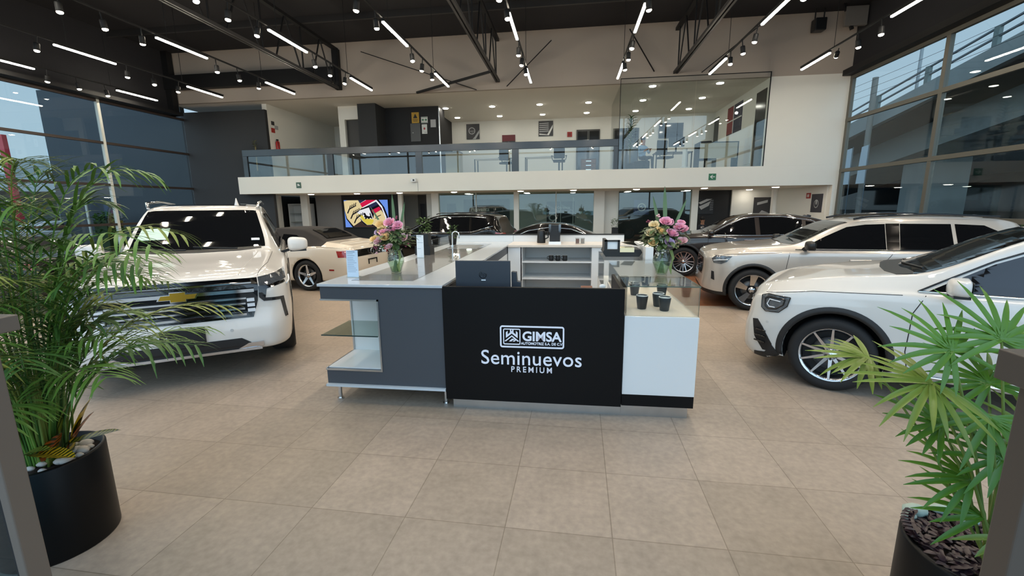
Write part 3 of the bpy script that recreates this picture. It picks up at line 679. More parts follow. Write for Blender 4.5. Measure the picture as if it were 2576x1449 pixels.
MB().box(.69, .88, 6.085, 6.3, 1.175, 1.235).build('paper_tray', mat('tray_cream', rgb(236, 228, 190), 0.5), pn)
wb = thing('wooden_box', 'small brown wooden box on the white side ledge behind the black desk', 'box', (.31, 4.9, .9))
MB().box(.14, .27, 4.75, 5.1, .80, .88).build('box', mat('brown_wood', rgb(112, 66, 48), 0.4), wb)
pf = thing('perfume_bottle', 'small clear bottle with a white bow on the ledge behind the desk', 'bottle', (.36, 4.7, .8))
MB().lathe([(0, 0), (.03, 0), (.035, .02), (.03, .08), (.012, .1), (.012, .13), (0, .13)], (.36, 4.7, .8), n=14).build('bottle', glass('acrylic', (.9, .92, .92)), pf)
MB().sphere((.36, 4.69, .95), .03, sc=(1.2, .6, .8)).build('bow', M['paper'], pf)
# ================================================================== CARS
def pchip(P):
    P = sorted(P); X = [p[0] for p in P]; Y = [p[1] for p in P]; n = len(P)
    h = [X[i + 1] - X[i] for i in range(n - 1)]; d = [(Y[i + 1] - Y[i]) / h[i] for i in range(n - 1)]
    m = [0.0] * n
    for i in range(1, n - 1):
        if d[i - 1] * d[i] > 0:
            w1 = 2 * h[i] + h[i - 1]; w2 = h[i] + 2 * h[i - 1]; m[i] = (w1 + w2) / (w1 / d[i - 1] + w2 / d[i])
    m[0] = d[0]; m[-1] = d[-1]
    def f(x):
        if x <= X[0]: return Y[0]
        if x >= X[-1]: return Y[-1]
        i = 0
        while x > X[i + 1]: i += 1
        t = (x - X[i]) / h[i]; a = (1 + 2 * t) * (1 - t) ** 2; b = t * (1 - t) ** 2; c = t * t * (3 - 2 * t); e = t * t * (t - 1)
        return a * Y[i] + b * h[i] * m[i] + c * Y[i + 1] + e * h[i] * m[i + 1]
    return f
def paint(name, col, metal=0.0, rough=0.35, spec=None, coat=1.0):
    return mat(name, col, rough, metal=metal, coat=coat, spec=spec)
CARGLASS = mat('car_glass_dark', rgb(14, 15, 17), 0.03, coat=0.0, spec=0.8)
CHROME = M['chrome']; CLAD = mat('cladding_black', rgb(27, 27, 28), 0.55, bump=0.15, bscale=300)
GLOSSBLACK = mat('gloss_black', rgb(8, 8, 9), 0.08, coat=0.6); SEAM = mat('seam_dark', rgb(20, 20, 20), 0.6)
WELL = mat('wheel_well', rgb(10, 10, 10), 0.9); LAMPGLASS = mat('lamp_glass', rgb(96, 100, 104), 0.06, coat=1.0, metal=0.5, noise=0.5, nscale=28)
LAMPLENS = mat('lamp_lens', rgb(225, 230, 235), 0.1, coat=1.0); TAILRED = mat('tail_lamp_red', rgb(150, 14, 18), 0.12, coat=1.0)
TYRE = mat('tyre', rgb(22, 22, 23), 0.75, bump=0.1, bscale=120); SILVER = mat('rim_silver', (0.62, 0.62, 0.63, 1), 0.22, metal=1.0)
RIMDARK = mat('rim_dark', rgb(38, 38, 40), 0.35, metal=0.6); DISC = mat('brake_disc', (0.12, 0.12, 0.12, 1), 0.45, metal=1.0)

class Car:
    def __init__(s, name, label, cat, loc, heading, spec, group=None):
        s.root = thing(name, label, cat, (loc[0], loc[1], 0), heading, group)
        if heading == 0: ORI[s.root.name] = (0, 0, 0)
        s.S = spec; s.wheel_n = 0
        s.top = pchip(spec['top']); s.belt = pchip(spec['belt']); s.wt = pchip(spec['wt']); s.zb = pchip(spec['zb'])
        s.body()
    def width(s, x):
        S = s.S; W = S['W']; xf, xr = S['xf'], S['xr']
        a, na, ma = S.get('nose', (.55, 2.6, .62)); b, nb, mb = S.get('tail', (.4, 2.8, .75))
        if x > xf - a:
            t = (x - (xf - a)) / a; return W * (ma + (1 - ma) * max(0.0, 1 - t ** na) ** (1 / na))
        if x < xr + b:
            t = ((xr + b) - x) / b; return W * (mb + (1 - mb) * max(0.0, 1 - t ** nb) ** (1 / nb))
        return W
    def section(s, x):
        w = s.width(x); b = s.belt(x); t = s.top(x); z0 = s.zb(x); wt = min(s.wt(x) * w / s.S['W'], w * .93)
        if t < b + .01: t = b + .01
        zr = b + (t - b) * s.S.get('zr', .90); L = lambda p, q, k: p + (q - p) * k
        r = s.S.get('round', 1.0)
        return [(0, z0), (w * .55, z0), (w * .88, z0 + .005), (w * .955, z0 + .04), (w * .975, z0 + .14), (w * .995, L(z0, b, .42)), (w * 1.0, L(z0, b, .62)), (w * .992, L(z0, b, .8)), (w * .975, b - .035 * r), (w * .94, b - .004), (L(w * .93, wt, .12), L(b, zr, .10)), (L(w * .93, wt, .52), L(b, zr, .50)), (L(w * .93, wt, .86), L(b, zr, .84)), (wt, zr), (wt * .94, L(zr, t, .55)), (wt * .8, L(zr, t, .84)), (wt * .5, L(zr, t, .96)), (wt * .2, t), (0, t)]
    def body(s):
        S = s.S; xf, xr = S['xf'], S['xr']
        xs = []
        n = 96
        for i in range(n + 1):
            t = i / n; t = t - math.sin(2 * PI * t) / (2 * PI) * .75; xs.append(xr + (xf - xr) * t)
        dx = S.get('front_profile'); dr = S.get('rear_profile')
        fd = pchip(dx) if dx else None; rd_ = pchip(dr) if dr else None
        vs = []; fs = []; ms = []
        for x in xs:
            sec = s.section(x)
            half = []
            for i in range(len(sec) - 1):
                p0 = sec[max(i - 1, 0)]; p1 = sec[i]; p2 = sec[i + 1]; p3 = sec[min(i + 2, len(sec) - 1)]
                for k in (0, .5):
                    if k == 0: half.append(p1)
                    else: half.append(tuple(.5625 * (p1[j] + p2[j]) - .0625 * (p0[j] + p3[j]) for j in (0, 1)))
            half.append(sec[-1])
            ringp = half + [(-y, z) for y, z in half[-2:0:-1]]
            for y, z in ringp:
                X = x
                if fd: X += fd(z) * max(0, min(1, (x - (xf - .45)) / .45)) ** 1.2
                if rd_: X += rd_(z) * max(0, min(1, ((xr + .45) - x) / .45)) ** 1.2
                vs.append((X, y, z))
        m = len(ringp); H = (m // 2)
        kc = S.get('clad', 6)
        for i in range(len(xs) - 1):
            for k in range(m):
                a = i * m + k; b = i * m + (k + 1) % m; fs.append((a, a + m, b + m, b))
                kk = min(k, m - 1 - k); st_ = S.get('softtop'); ms.append(1 if kk < kc else (3 if st_ and kk >= 18 and st_[0] < (xs[i] + xs[i + 1]) / 2 < st_[1] else 0))
        for base in (0, (len(xs) - 1) * m):
            for k in range(H):
                a, b = base + k, base + k + 1; c_, d_ = base + (m - k - 1), base + (m - k) % m
                if k == 0: fs.append((a, b, c_))
                elif k == H - 1: fs.append((a, b, d_))
                else: fs.append((a, b, c_, d_))
                ms.append(1 if k < kc else 0)
        me = bpy.data.meshes.new('body'); me.from_pydata(vs, [], fs)
        for q in (S['paint'], S.get('cladmat', CLAD), WELL, S.get('cloth', CLAD)): me.materials.append(q)
        me.polygons.foreach_set('material_index', ms); me.polygons.foreach_set('use_smooth', [True] * len(fs))
        bm = bmesh.new(); bm.from_mesh(me); bmesh.ops.recalc_face_normals(bm, faces=bm.faces)
        if bm.calc_volume(signed=True) < 0: bmesh.ops.reverse_faces(bm, faces=bm.faces)
        bmesh.ops.triangulate(bm, faces=bm.faces[:], quad_method='SHORT_EDGE'); bm.to_mesh(me)
        s.bvh = BVHTree.FromBMesh(bm); bm.free()
        ob = bpy.data.objects.new('body', me); C.objects.link(ob)
        # wheel arches
        cu = MB()
        for (ax, R, az) in S['arch']:
            for sd in (-1, 1):
                W = S['W']; y0, y1 = (W - .34, W + .2) if sd > 0 else (-W - .2, -W + .34)
                P = []
                N = 40
                for k in range(N):
                    a = 2 * PI * k / N; P.append((ax + R * math.cos(a), az + R * math.sin(a)))
                cu.prism(P, y0, y1)
        co = cu.build('cut', WELL)
        md = ob.modifiers.new('b', 'BOOLEAN'); md.operation = 'DIFFERENCE'; md.solver = 'EXACT'; md.object = co
        dg = bpy.context.evaluated_depsgraph_get(); dg.update()
        new = bpy.data.meshes.new_from_object(ob.evaluated_get(dg))
        if max(v.co.y for v in new.vertices) > S['W'] + .03:
            md.use_self = True; dg = bpy.context.evaluated_depsgraph_get(); dg.update(); new = bpy.data.meshes.new_from_object(ob.evaluated_get(dg))
        bpy.data.objects.remove(ob); bpy.data.objects.remove(co)
        for p in new.polygons:
            c = p.center
            for (ax, R, az) in S['arch']:
                if math.hypot(c.x - ax, c.z - az) < R * 1.004 and abs(c.y) < S['W'] * .995 and (abs(abs(c.y) - (S['W'] - .34)) < .01 or abs(math.hypot(c.x - ax, c.z - az) - R) < .012) and abs(p.normal.x * (c.z - az) - p.normal.z * (c.x - ax)) < .05 * R or (math.hypot(c.x - ax, c.z - az) < R and abs(abs(c.y) - (S['W'] - .34)) < .004):
                    p.material_index = 2; p.use_smooth = False
        new.name = 'body'
        ob = bpy.data.objects.new('body', new); C.objects.link(ob); ob.parent = s.root; s.bodyo = ob
    def hit(s, o, d):
        r = s.bvh.ray_cast(Vector(o), Vector(d).normalized(), 8.0)
        return (r[0], r[1]) if r[0] is not None else (None, None)
    def decal(s, name, polyg, m, view='L', off=.004, cell=.04, parent=None, skirt=.012, both=False, D=None, U=None, O=None, label=None, smooth=True):
        """patch that follows the body surface; polygon in the view's plane: L/R side (x,z), F front (y,z), B back (y,z), T top (x,y)"""
        ax = {'L': ((1, 0, 0), (0, 0, 1), (0, 3, 0), (0, -1, 0)), 'R': ((1, 0, 0), (0, 0, 1), (0, -3, 0), (0, 1, 0)), 'F': ((0, 1, 0), (0, 0, 1), (4, 0, 0), (-1, 0, 0)), 'B': ((0, 1, 0), (0, 0, 1), (-9, 0, 0), (1, 0, 0)), 'T': ((1, 0, 0), (0, 1, 0), (0, 0, 4), (0, 0, -1))}[view]
        u, v, o, d = map(Vector, ax)
        if D: d = Vector(D).normalized()
        if U: u = Vector(U)
        if O: o = Vector(O)
        bm = bmesh.new(); vv = [bm.verts.new((p, q, 0)) for p, q in polyg]; bm.faces.new(vv)
        for axis in (0, 1):
            lo = min(p[axis] for p in polyg); hi = max(p[axis] for p in polyg); k = lo + cell
            while k < hi - cell * .3:
                pc = Vector((k, 0, 0)) if axis == 0 else Vector((0, k, 0)); pn = Vector((1, 0, 0)) if axis == 0 else Vector((0, 1, 0))
                bmesh.ops.bisect_plane(bm, geom=bm.verts[:] + bm.edges[:] + bm.faces[:], plane_co=pc, plane_no=pn, dist=1e-5); k += cell
        bmesh.ops.triangulate(bm, faces=[f for f in bm.faces if len(f.verts) > 4])
        bmesh.ops.recalc_face_normals(bm, faces=bm.faces)
        bad = []; inner = {}
        for w in bm.verts:
            org = o + u * w.co.x + v * w.co.y
            p, nrm = s.hit(org, d)
            if p is None: bad.append(w); continue
            if nrm.dot(d) > 0: nrm = -nrm
            inner[w] = p - nrm * skirt; w.co = p + nrm * off
        if bad: bmesh.ops.delete(bm, geom=bad, context='VERTS')
        be = [e for e in bm.edges if e.is_boundary]
        if skirt:
            mp = {}
            for e in be:
                for w in e.verts:
                    if w not in mp and w in inner: mp[w] = bm.verts.new(inner[w])
            for e in be:
                a, b = e.verts
                if a in mp and b in mp:
                    try: f = bm.faces.new((a, b, mp[b], mp[a])); f.tag = True
                    except ValueError: pass
        bmesh.ops.recalc_face_normals(bm, faces=bm.faces)
        for f in bm.faces: f.smooth = smooth and not f.tag
        me = bpy.data.meshes.new(name); bm.to_mesh(me); bm.free()
        # make sure faces look outwards
        me.materials.append(m); ob = bpy.data.objects.new(name, me); C.objects.link(ob); ob.parent = parent or s.root
        if label: ob['label'] = label
        if both:
            if view == 'L': s.decal(name, polyg, m, 'R', off, cell, parent, skirt, label=label, smooth=smooth)
            elif view in 'FBT':
                P2 = [(-a, b) for a, b in polyg] if view != 'T' else [(a, -b) for a, b in polyg]
                D2 = (D[0], -D[1], D[2]) if D else None
                s.decal(name, P2[::-1], m, view, off, cell, parent, skirt, D=D2, label=label, smooth=smooth, U=U, O=(O[0], -O[1], O[2]) if O else None)
        return ob
    def strip(s, name, pts, m, r=.004, view='L', parent=None, both=True, off=0.0, n=6, step=.05, flat=None):
        def go(vw):
            ax = {'L': ((1, 0, 0), (0, 0, 1), (0, 3, 0), (0, -1, 0)), 'R': ((1, 0, 0), (0, 0, 1), (0, -3, 0), (0, 1, 0)), 'F': ((0, 1, 0), (0, 0, 1), (4, 0, 0), (-1, 0, 0)), 'T': ((1, 0, 0), (0, 1, 0), (0, 0, 4), (0, 0, -1)), 'B': ((0, 1, 0), (0, 0, 1), (-9, 0, 0), (1, 0, 0))}[vw]
            u, v, o, d = map(Vector, ax); out = []
            for i in range(len(pts) - 1):
                a, b = pts[i], pts[i + 1]; L = math.hypot(b[0] - a[0], b[1] - a[1]); k = max(1, int(L / step))
                for j in range(k + (1 if i == len(pts) - 2 else 0)):
                    t = j / k; p, nr = s.hit(o + u * (a[0] + (b[0] - a[0]) * t) + v * (a[1] + (b[1] - a[1]) * t), d)
                    if p is not None:
                        if nr.dot(d) > 0: nr = -nr
                        out.append(p + nr * off)
            if len(out) > 1: MB().tube(out, r, n).build(name, m, parent or s.root)
        go(view)
        if both and view == 'L': go('R')
    def wheel(s, x, r, y, style, w=.235, rim=.25, steer=0.0, rimmat=None):
        for sd in (1, -1):
            hub = (x, sd * y, r)
            t = MB(); hw = w / 2
            t.lathe([(rim, -hw * .92), (rim + .03, -hw), (r - .035, -hw), (r - .008, -hw * .82), (r, -hw * .5), (r, hw * .5), (r - .008, hw * .82), (r - .035, hw), (rim + .03, hw), (rim, hw * .92)], hub, 'y', 44)
            wo = t.build('wheel', TYRE, s.root)
            fy = sd * (y + hw)       # outer face plane
            b = MB(); b.lathe([(rim - .012, -hw * .9 * sd), (rim - .016, 0), (rim - .03, sd * hw * .55), (rim + .004, sd * hw * .93), (rim + .012, sd * hw * .9)], hub, 'y', 44)
            b.build('rim', SILVER if style != 'dark' else RIMDARK, wo)
            MB().cyl((x, sd * (y - hw * .3), r), (x, sd * (y - hw * .25), r), rim - .02, 36).build('rim_back', mat('rim_back', rgb(14, 14, 15), 0.6), wo)
            MB().lathe([(.07, 0), (rim * .62, 0), (rim * .62, .02), (.07, .02)], (x, sd * (y + hw * .05), r), 'y', 32).build('brake_disc', DISC, wo)
            zin = sd * (y + hw * .55); zo = sd * (y + hw * .86)
            sp = MB()
            def spoke(a0, w0, a1, w1, r0=.05, r1=rim - .012, dep=.022, y0=None, y1=None):
                c0, s0, c1, s1 = math.cos(a0), math.sin(a0), math.cos(a1), math.sin(a1)
                ya = fy - sd * .045 if y0 is None else y0; yb = fy - sd * .018 if y1 is None else y1
                P = []
                for (c, q, rr, ww, yy) in ((c0, s0, r0, w0, ya), (c1, s1, r1, w1, yb)):
                    for e in (-1, 1):
                        for dd in (0, 1):
                            P.append((x + rr * c - e * ww * q, yy - sd * dd * dep, r + rr * q + e * ww * c))
                sp.add(P, [(0, 2, 6, 4), (1, 5, 7, 3), (0, 4, 5, 1), (2, 3, 7, 6), (0, 1, 3, 2), (4, 6, 7, 5)])
            ph = .3
            if style == 'ten':
                for k in range(10): spoke(ph + k * PI / 5, .016, ph + k * PI / 5, .0085)
            elif style == 'vee':
                for k in range(5):
                    a = ph + k * 2 * PI / 5
                    for e in (-1, 1): spoke(a + e * .10, .011, a + e * .30, .010); 
                    spoke(a + PI / 5 - .0, .010, a + PI / 5, .008)
            elif style == 'blade':
                for k in range(5): spoke(ph + k * 2 * PI / 5, .03, ph + k * 2 * PI / 5 + .10, .062, r0=.075)
            elif style == 'star':
                for k in range(5): spoke(ph + k * 2 * PI / 5, .034, ph + k * 2 * PI / 5, .018)
            elif style == 'six':
                for k in range(6):
                    for e in (-1, 1): spoke(ph + k * PI / 3 + e * .08, .014, ph + k * PI / 3 + e * .17, .011)
            sp.build('spokes', rimmat or SILVER, wo)
            MB().lathe([(0, sd * .026), (.026, sd * .026), (.03, sd * .02), (.052, sd * .016), (.056, 0), (.056, -.03 * sd)], (x, fy - sd * .05, r), 'y', 24).build('hub_cap', SILVER, wo)
            if style == 'ten':
                st = MB()
                for k in range(3):
                    a = PI / 2 + k * 2 * PI / 3; st.add([(x + .022 * math.cos(a), fy - sd * .020, r + .022 * math.sin(a)), (x + .005 * math.cos(a + 1.05), fy - sd * .017, r + .005 * math.sin(a + 1.05)), (x, fy - sd * .014, r), (x + .005 * math.cos(a - 1.05), fy - sd * .017, r + .005 * math.sin(a - 1.05))], [(0, 1, 2), (0, 2, 3), (0, 3, 1), (1, 3, 2)])
                st.build('star_badge', CHROME, wo)
            lug = MB()
            for k in range(5):
                a = ph + PI / 5 + k * 2 * PI / 5; lug.cyl((x + .047 * math.cos(a), fy - sd * .04, r + .047 * math.sin(a)), (x + .047 * math.cos(a), fy - sd * .026, r + .047 * math.sin(a)), .009, 8)
            lug.build('wheel_bolts', GLOSSBLACK, wo)
            s.wheel_n += 1
    def windshield(s, x0, x1, inset=.06, name='windscreen', m=None, off=.004, curve=.05):
        L = []; R = []; N = 12
        for i in range(N + 1):
            x = x0 + (x1 - x0) * i / N; y = min(s.wt(x) * s.width(x) / s.S['W'], s.width(x) * .93) - inset; L.append((x, y)); R.append((x, -y))
        # bow the cowl edge forward in the middle
        lo = [(x0 + curve * (1 - (k / 4 - 1) ** 2), -L[0][1] + 2 * L[0][1] * k / 8) for k in range(1, 8)]
        hi = [(x1 + curve * .6 * (1 - (k / 4 - 1) ** 2), L[-1][1] - 2 * L[-1][1] * k / 8) for k in range(1, 8)]
        return s.decal(name, R[:1] + lo + L + hi + R[:0:-1], m or CARGLASS, 'T', off, .09)
    def arch_trim(s, m, w=.05, zmin=.28, inner=.0, off=.012):
        for (ax, R, az) in s.S['arch']:
            a0 = math.asin(max(-1, min(1, (zmin - az) / (R + w)))); N = 36
            outer = [(ax + (R + w) * math.cos(a0 + (PI - 2 * a0) * k / N), az + (R + w) * math.sin(a0 + (PI - 2 * a0) * k / N)) for k in range(N + 1)]
            a1 = math.asin(max(-1, min(1, (zmin - az) / R)))
            inn = [(ax + (R - inner) * math.cos(a1 + (PI - 2 * a1) * k / N), az + (R - inner) * math.sin(a1 + (PI - 2 * a1) * k / N)) for k in range(N, -1, -1)]
            s.quads('wheel_arch_trim', outer, inn, m, off)
    def quads(s, name, A, B, m, off=.01):
        """band between two matched polylines on the side"""
        B = B[::-1]
        for vw, sy, dy in (('L', 3, -1), ('R', -3, 1)):
            mb = MB(); P = []
            ok = True
            for (a, b) in zip(A, B):
                for (px, pz), o_ in ((a, off * .3), ((.5 * (a[0] + b[0]), .5 * (a[1] + b[1])), off), (b, off), (b, -.03)):
                    p, nr = s.hit((px, sy, pz), (0, dy, 0))
                    if p is None: p = Vector((px, -dy * s.S['W'] * .9, pz)); nr = Vector((0, -dy, 0))
                    if nr.dot(Vector((0, dy, 0))) > 0: nr = -nr
                    P.append(p + nr * o_ if o_ >= 0 else p + Vector((0, dy * .03, 0)))
            fs = []
            for i in range(len(A) - 1):
                for k in range(3): fs.append((i * 4 + k, i * 4 + k + 1, (i + 1) * 4 + k + 1, (i + 1) * 4 + k))
            mb.add(P, fs, True); mb.build(name, m, s.root)
    def mirror(s, x, y, z, m, L=.13, W=.11, H=.085, stalk=True, cap=None):
        for sd in (1, -1):
            c = (x, sd * y, z)
            b = MB(); N, Mm = 18, 12; vs = []
            for i in range(Mm + 1):
                ph = -PI / 2 + PI * i / Mm
                for k in range(N):
                    th = 2 * PI * k / N
                    f = lambda q, e: math.copysign(abs(q) ** e, q)
                    X = f(math.cos(ph), .5) * f(math.cos(th), .6); Y = f(math.cos(ph), .5) * f(math.sin(th), .6); Z = f(math.sin(ph), .6)
                    X = X if X > 0 else X * .35
                    vs.append((x + L * X * (1 - .1 * sd * Y), sd * y + W * Y, z + H * Z * (1 - .12 * sd * Y)))
            fs = [(i * N + k, i * N + (k + 1) % N, (i + 1) * N + (k + 1) % N, (i + 1) * N + k) for i in range(Mm) for k in range(N)]
            b.add(vs, fs, True); mo_ = b.build('wing_mirror', m, s.root)
            g_ = MB(); g_.box(x - L * .36, x - L * .345, sd * y - W * .8, sd * y + W * .8, z - H * .75, z + H * .75); g_.build('mirror_glass', mat('mirror', (.7, .8, .8, 1), .02, metal=1), mo_)
            MB().bar((x + .0, sd * (y - W * .5), z - H * .6), (x + .06, sd * (s.S['W'] * .88), z - H * 1.2), .05, .035).build('mirror_foot', M['black_plastic'], mo_)
            MB().box(x - L * .3, x + L * .7, sd * y - W * .8, sd * y + W * .8, z - H * 1.04, z - H * .8).build('mirror_underside', M['black_plastic'], mo_)
# ---- white full-size SUV facing the camera, left
white_p = paint('paint_pearl_white', rgb(218, 213, 206)); white_g = paint('paint_white', rgb(209, 208, 204))
def rect(a, b, c, d): return [(a, c), (b, c), (b, d), (a, d)]
S1 = dict(W=1.01, xf=1.0, xr=-3.75, nose=(.42, 2.2, .76), tail=(.3, 3, .85), paint=white_p,
    top=[(1.0, .98), (.985, 1.04), (.94, 1.09), (.8, 1.13), (.3, 1.18), (-.45, 1.25), (-.62, 1.29), (-1.40, 1.80), (-1.6, 1.86), (-2.4, 1.9), (-3.3, 1.88), (-3.6, 1.8), (-3.75, 1.2)],
    belt=[(1.0, .93), (.97, .98), (.8, 1.05), (.3, 1.10), (-.6, 1.19), (-2.5, 1.22), (-3.6, 1.22), (-3.75, 1.1)],
    wt=[(1.0, .72), (.6, .78), (-.5, .80), (-.7, .80), (-1.5, .70), (-3.0, .70), (-3.7, .70)],
    zb=[(1.0, .30), (.6, .28), (-3.3, .28), (-3.75, .45)], arch=[(0, .455, .43), (-3.0, .455, .43)],
    front_profile=[(.28, -.04), (.36, .03), (.55, .03), (.66, 0.0), (.72, -.02), (1.0, -.03), (1.1, -.05), (1.3, 0)], clad=5)
c = Car('suv', 'large white SUV with chrome grille facing the camera, left of the counter', 'car', (-4.455, 4.609), math.radians(-55.2), S1)
c.wheel(0, .405, .87, 'six', .275, .28); c.wheel(-3.0, .405, .87, 'six', .275, .28)
c.windshield(-.66, -1.42, .055); c.arch_trim(GLOSSBLACK, .018, .32)
c.decal('windscreen_frit', [(-.60, -.70), (-.53, -.45), (-.50, 0), (-.53, .45), (-.60, .70), (-.66, .70), (-.61, 0), (-.66, -.70)], M['black_plastic'], 'T', .006, .09)
c.decal('side_window', [(-.95, 1.25), (-1.5, 1.72), (-1.65, 1.74), (-1.72, 1.25)], CARGLASS, 'L', .004, .08, both=True)
c.decal('side_window', [(-1.8, 1.25), (-1.76, 1.74), (-2.6, 1.74), (-2.62, 1.26)], CARGLASS, 'L', .004, .08, both=True)
c.decal('side_window', [(-2.7, 1.26), (-2.68, 1.74), (-3.4, 1.72), (-3.5, 1.27)], CARGLASS, 'L', .004, .08, both=True)
c.strip('door_seam', [(-.75, 1.2), (-.72, .7), (-.62, .4)], SEAM, .004)
c.strip('door_seam', [(-1.78, 1.2), (-1.78, .4)], SEAM, .004)
c.strip('window_trim', [(-.85, 1.225), (-3.5, 1.245)], CHROME, .008, off=.004)
# grille
gr = c.decal('grille', [(-.69, 1.075), (.69, 1.075), (.70, 1.0), (.685, .84), (.63, .665), (-.63, .665), (-.685, .84), (-.70, 1.0)], GLOSSBLACK, 'F', .006, .07)
def frontbar(name, z, y, h, m, off=.02, par=None, dz=0.0, n=14, c_=None):
    cc = c_ or c; mb = MB(); P = []
    for i in range(n + 1):
        yy = -y + 2 * y * i / n; zz = z + dz * (1 - (yy / y) ** 2)
        p, nr = cc.hit((4, yy, zz), (-1, 0, 0))
        if p is None: continue
        P += [(p.x, yy, zz - h / 2), (p.x + off, yy, zz - h * .35), (p.x + off, yy, zz + h * .35), (p.x, yy, zz + h / 2)]
    k = len(P) // 4
    fs = [(i * 4 + j, i * 4 + j + 1, (i + 1) * 4 + j + 1, (i + 1) * 4 + j) for i in range(k - 1) for j in range(3)] + [(0, 1, 2, 3), ((k - 1) * 4 + 3, (k - 1) * 4 + 2, (k - 1) * 4 + 1, (k - 1) * 4)]
    mb.add(P, fs, False); return mb.build(name, m, par or cc.root)
for z, y, h in ((1.035, .64, .022), (.955, .66, .05), (.875, .58, .024), (.82, .57, .024), (.765, .56, .024), (.705, .57, .034)):
    frontbar('grille_bar', z, y, h, CHROME, .028, gr)
for sd in (-1, 1):
    for k in range(3):
        z = .745 + k * .055
        p, nr = c.hit((4, sd * .655, z), (-1, 0, 0)); q, nr = c.hit((4, sd * .585, z), (-1, 0, 0))
        MB().obox((p + q) / 2 + Vector((.02, 0, 0)), (q - p) / 2, (.012, 0, 0), (0, 0, .017)).build('running_light', LAMPLENS, gr)
# bow-tie badge
bt = MB(); P = [(-.16, -.022), (-.062, -.022), (-.062, -.045), (.062, -.045), (.062, -.022), (.135, -.022), (.16, .022), (.062, .022), (.062, .045), (-.062, .045), (-.062, .022), (-.135, .022)]
px = c.hit((4, 0, .93), (-1, 0, 0))[0].x
bt.prism([(y, .945 + z) for y, z in P], px + .028, px + .040, 'yz'); bt.build('badge', mat('gold', rgb(206, 166, 60), .25, metal=.8), gr, label='gold bow-tie badge')
bt = MB(); P2 = [(y * 1.09, z * 1.22) for y, z in P]; bt.prism([(y, .945 + z) for y, z in P2], px + .02, px + .034, 'yz'); bt.build('badge_surround', CHROME, gr)
# headlamps, corner vents
c.decal('headlamp', [(.70, 1.075), (.95, 1.10), (.965, 1.03), (.80, .99), (.71, .99)], LAMPGLASS, 'F', .008, .03, both=True)
for sd in (1, -1):
    vw = 'L' if sd > 0 else 'R'
    c.strip('headlamp_strip', [(.50, 1.03), (.62, 1.0), (.78, .975)], LAMPLENS, .010, vw, both=False, off=.01)
c.decal('corner_vent', [(.70, .985), (.95, 1.02), (.955, .995), (.78, .955), (.76, .86), (.93, .85), (.955, .62), (.93, .62), (.90, .82), (.74, .825), (.70, .87)], GLOSSBLACK, 'F', .007, .03, both=True)
c.decal('lower_intake', [(-.50, .455), (-.62, .37), (-.58, .34), (.58, .34), (.62, .37), (.50, .455)], M['black_plastic'], 'F', .008, .04)
frontbar('skid_bar', .325, .68, .04, SILVER, .035)
c.decal('skid_end', [(.46, .345), (.56, .395), (.70, .40), (.70, .35), (.6, .33)], SILVER, 'F', .016, .03, both=True)
c.decal('air_dam', [(-.72, .29), (.72, .29), (.72, .22), (-.72, .22)], M['black_plastic'], 'F', .01, .1)
px = c.hit((4, 0, .52), (-1, 0, 0))[0].x
MB().box(px - .01, px + .03, -.19, .19, .42, .62).build('plate_holder', M['black_plastic'], c.root, .01)
sc_ = MB()
for y, z in ((-.13, .55), (.13, .55), (-.08, .49), (.08, .49)): sc_.cyl((px + .028, y, z), (px + .036, y, z), .009, 8)
sc_.build('plate_screws', CHROME, c.root)
for y in (-.42, .42):
    p, nr = c.hit((4, y, .55), (-1, 0, 0)); MB().cyl(p, p + nr * .004, .016, 14).build('parking_sensor', mat('sensor_grey', rgb(190, 190, 188), .4), c.root)
c.mirror(-.86, 1.16, 1.30, white_p, .10, .135, .10)
# roof rails, aerial, papers on the screen, wipers, bonnet creases
for sd in (1, -1): MB().tube([(-1.5, sd * .66, 1.83), (-1.56, sd * .68, 1.90), (-2.4, sd * .68, 1.935), (-3.3, sd * .68, 1.91)], .02, 8).build('roof_rail', CHROME, c.root)
MB().lathe([(0.035, 0), (.02, .05), (.006, .11), (0, .115)], (-1.75, .38, 1.868), n=12).build('aerial', white_p, c.root)
c.decal('sunroof', rect(-2.5, -1.7, -.5, .5), CARGLASS, 'T', .004, .15)
c.decal('price_sheet', [(-1.04, -.66), (-.86, -.70), (-.86, -.38), (-1.04, -.36)], mat('mint_sheet', rgb(186, 216, 198), .4, noise=.05, nscale=40), 'T', .008, .06, label='pale green price sheet behind the windscreen')
c.decal('sticker', rect(-.84, -.80, .58, .68), M['paper'], 'T', .008, .06)
for y in (-.15, .42): c.strip('wiper', [(-.60, y), (-.64, y - .25), (-.68, y - .5)], M['black_plastic'], .009, 'T', both=False, off=.012)
c.strip('bonnet_crease', [(.85, .52), (.1, .60), (-.45, .66)], white_p, .006, 'T', both=False); c.strip('bonnet_crease', [(.85, -.52), (.1, -.60), (-.45, -.66)], white_p, .006, 'T', both=False)
for sd in (1, -1): c.strip('bonnet_seam', [(.86, sd * .70), (.3, sd * .79), (-.5, sd * .83)], SEAM, .003, 'T', both=False)

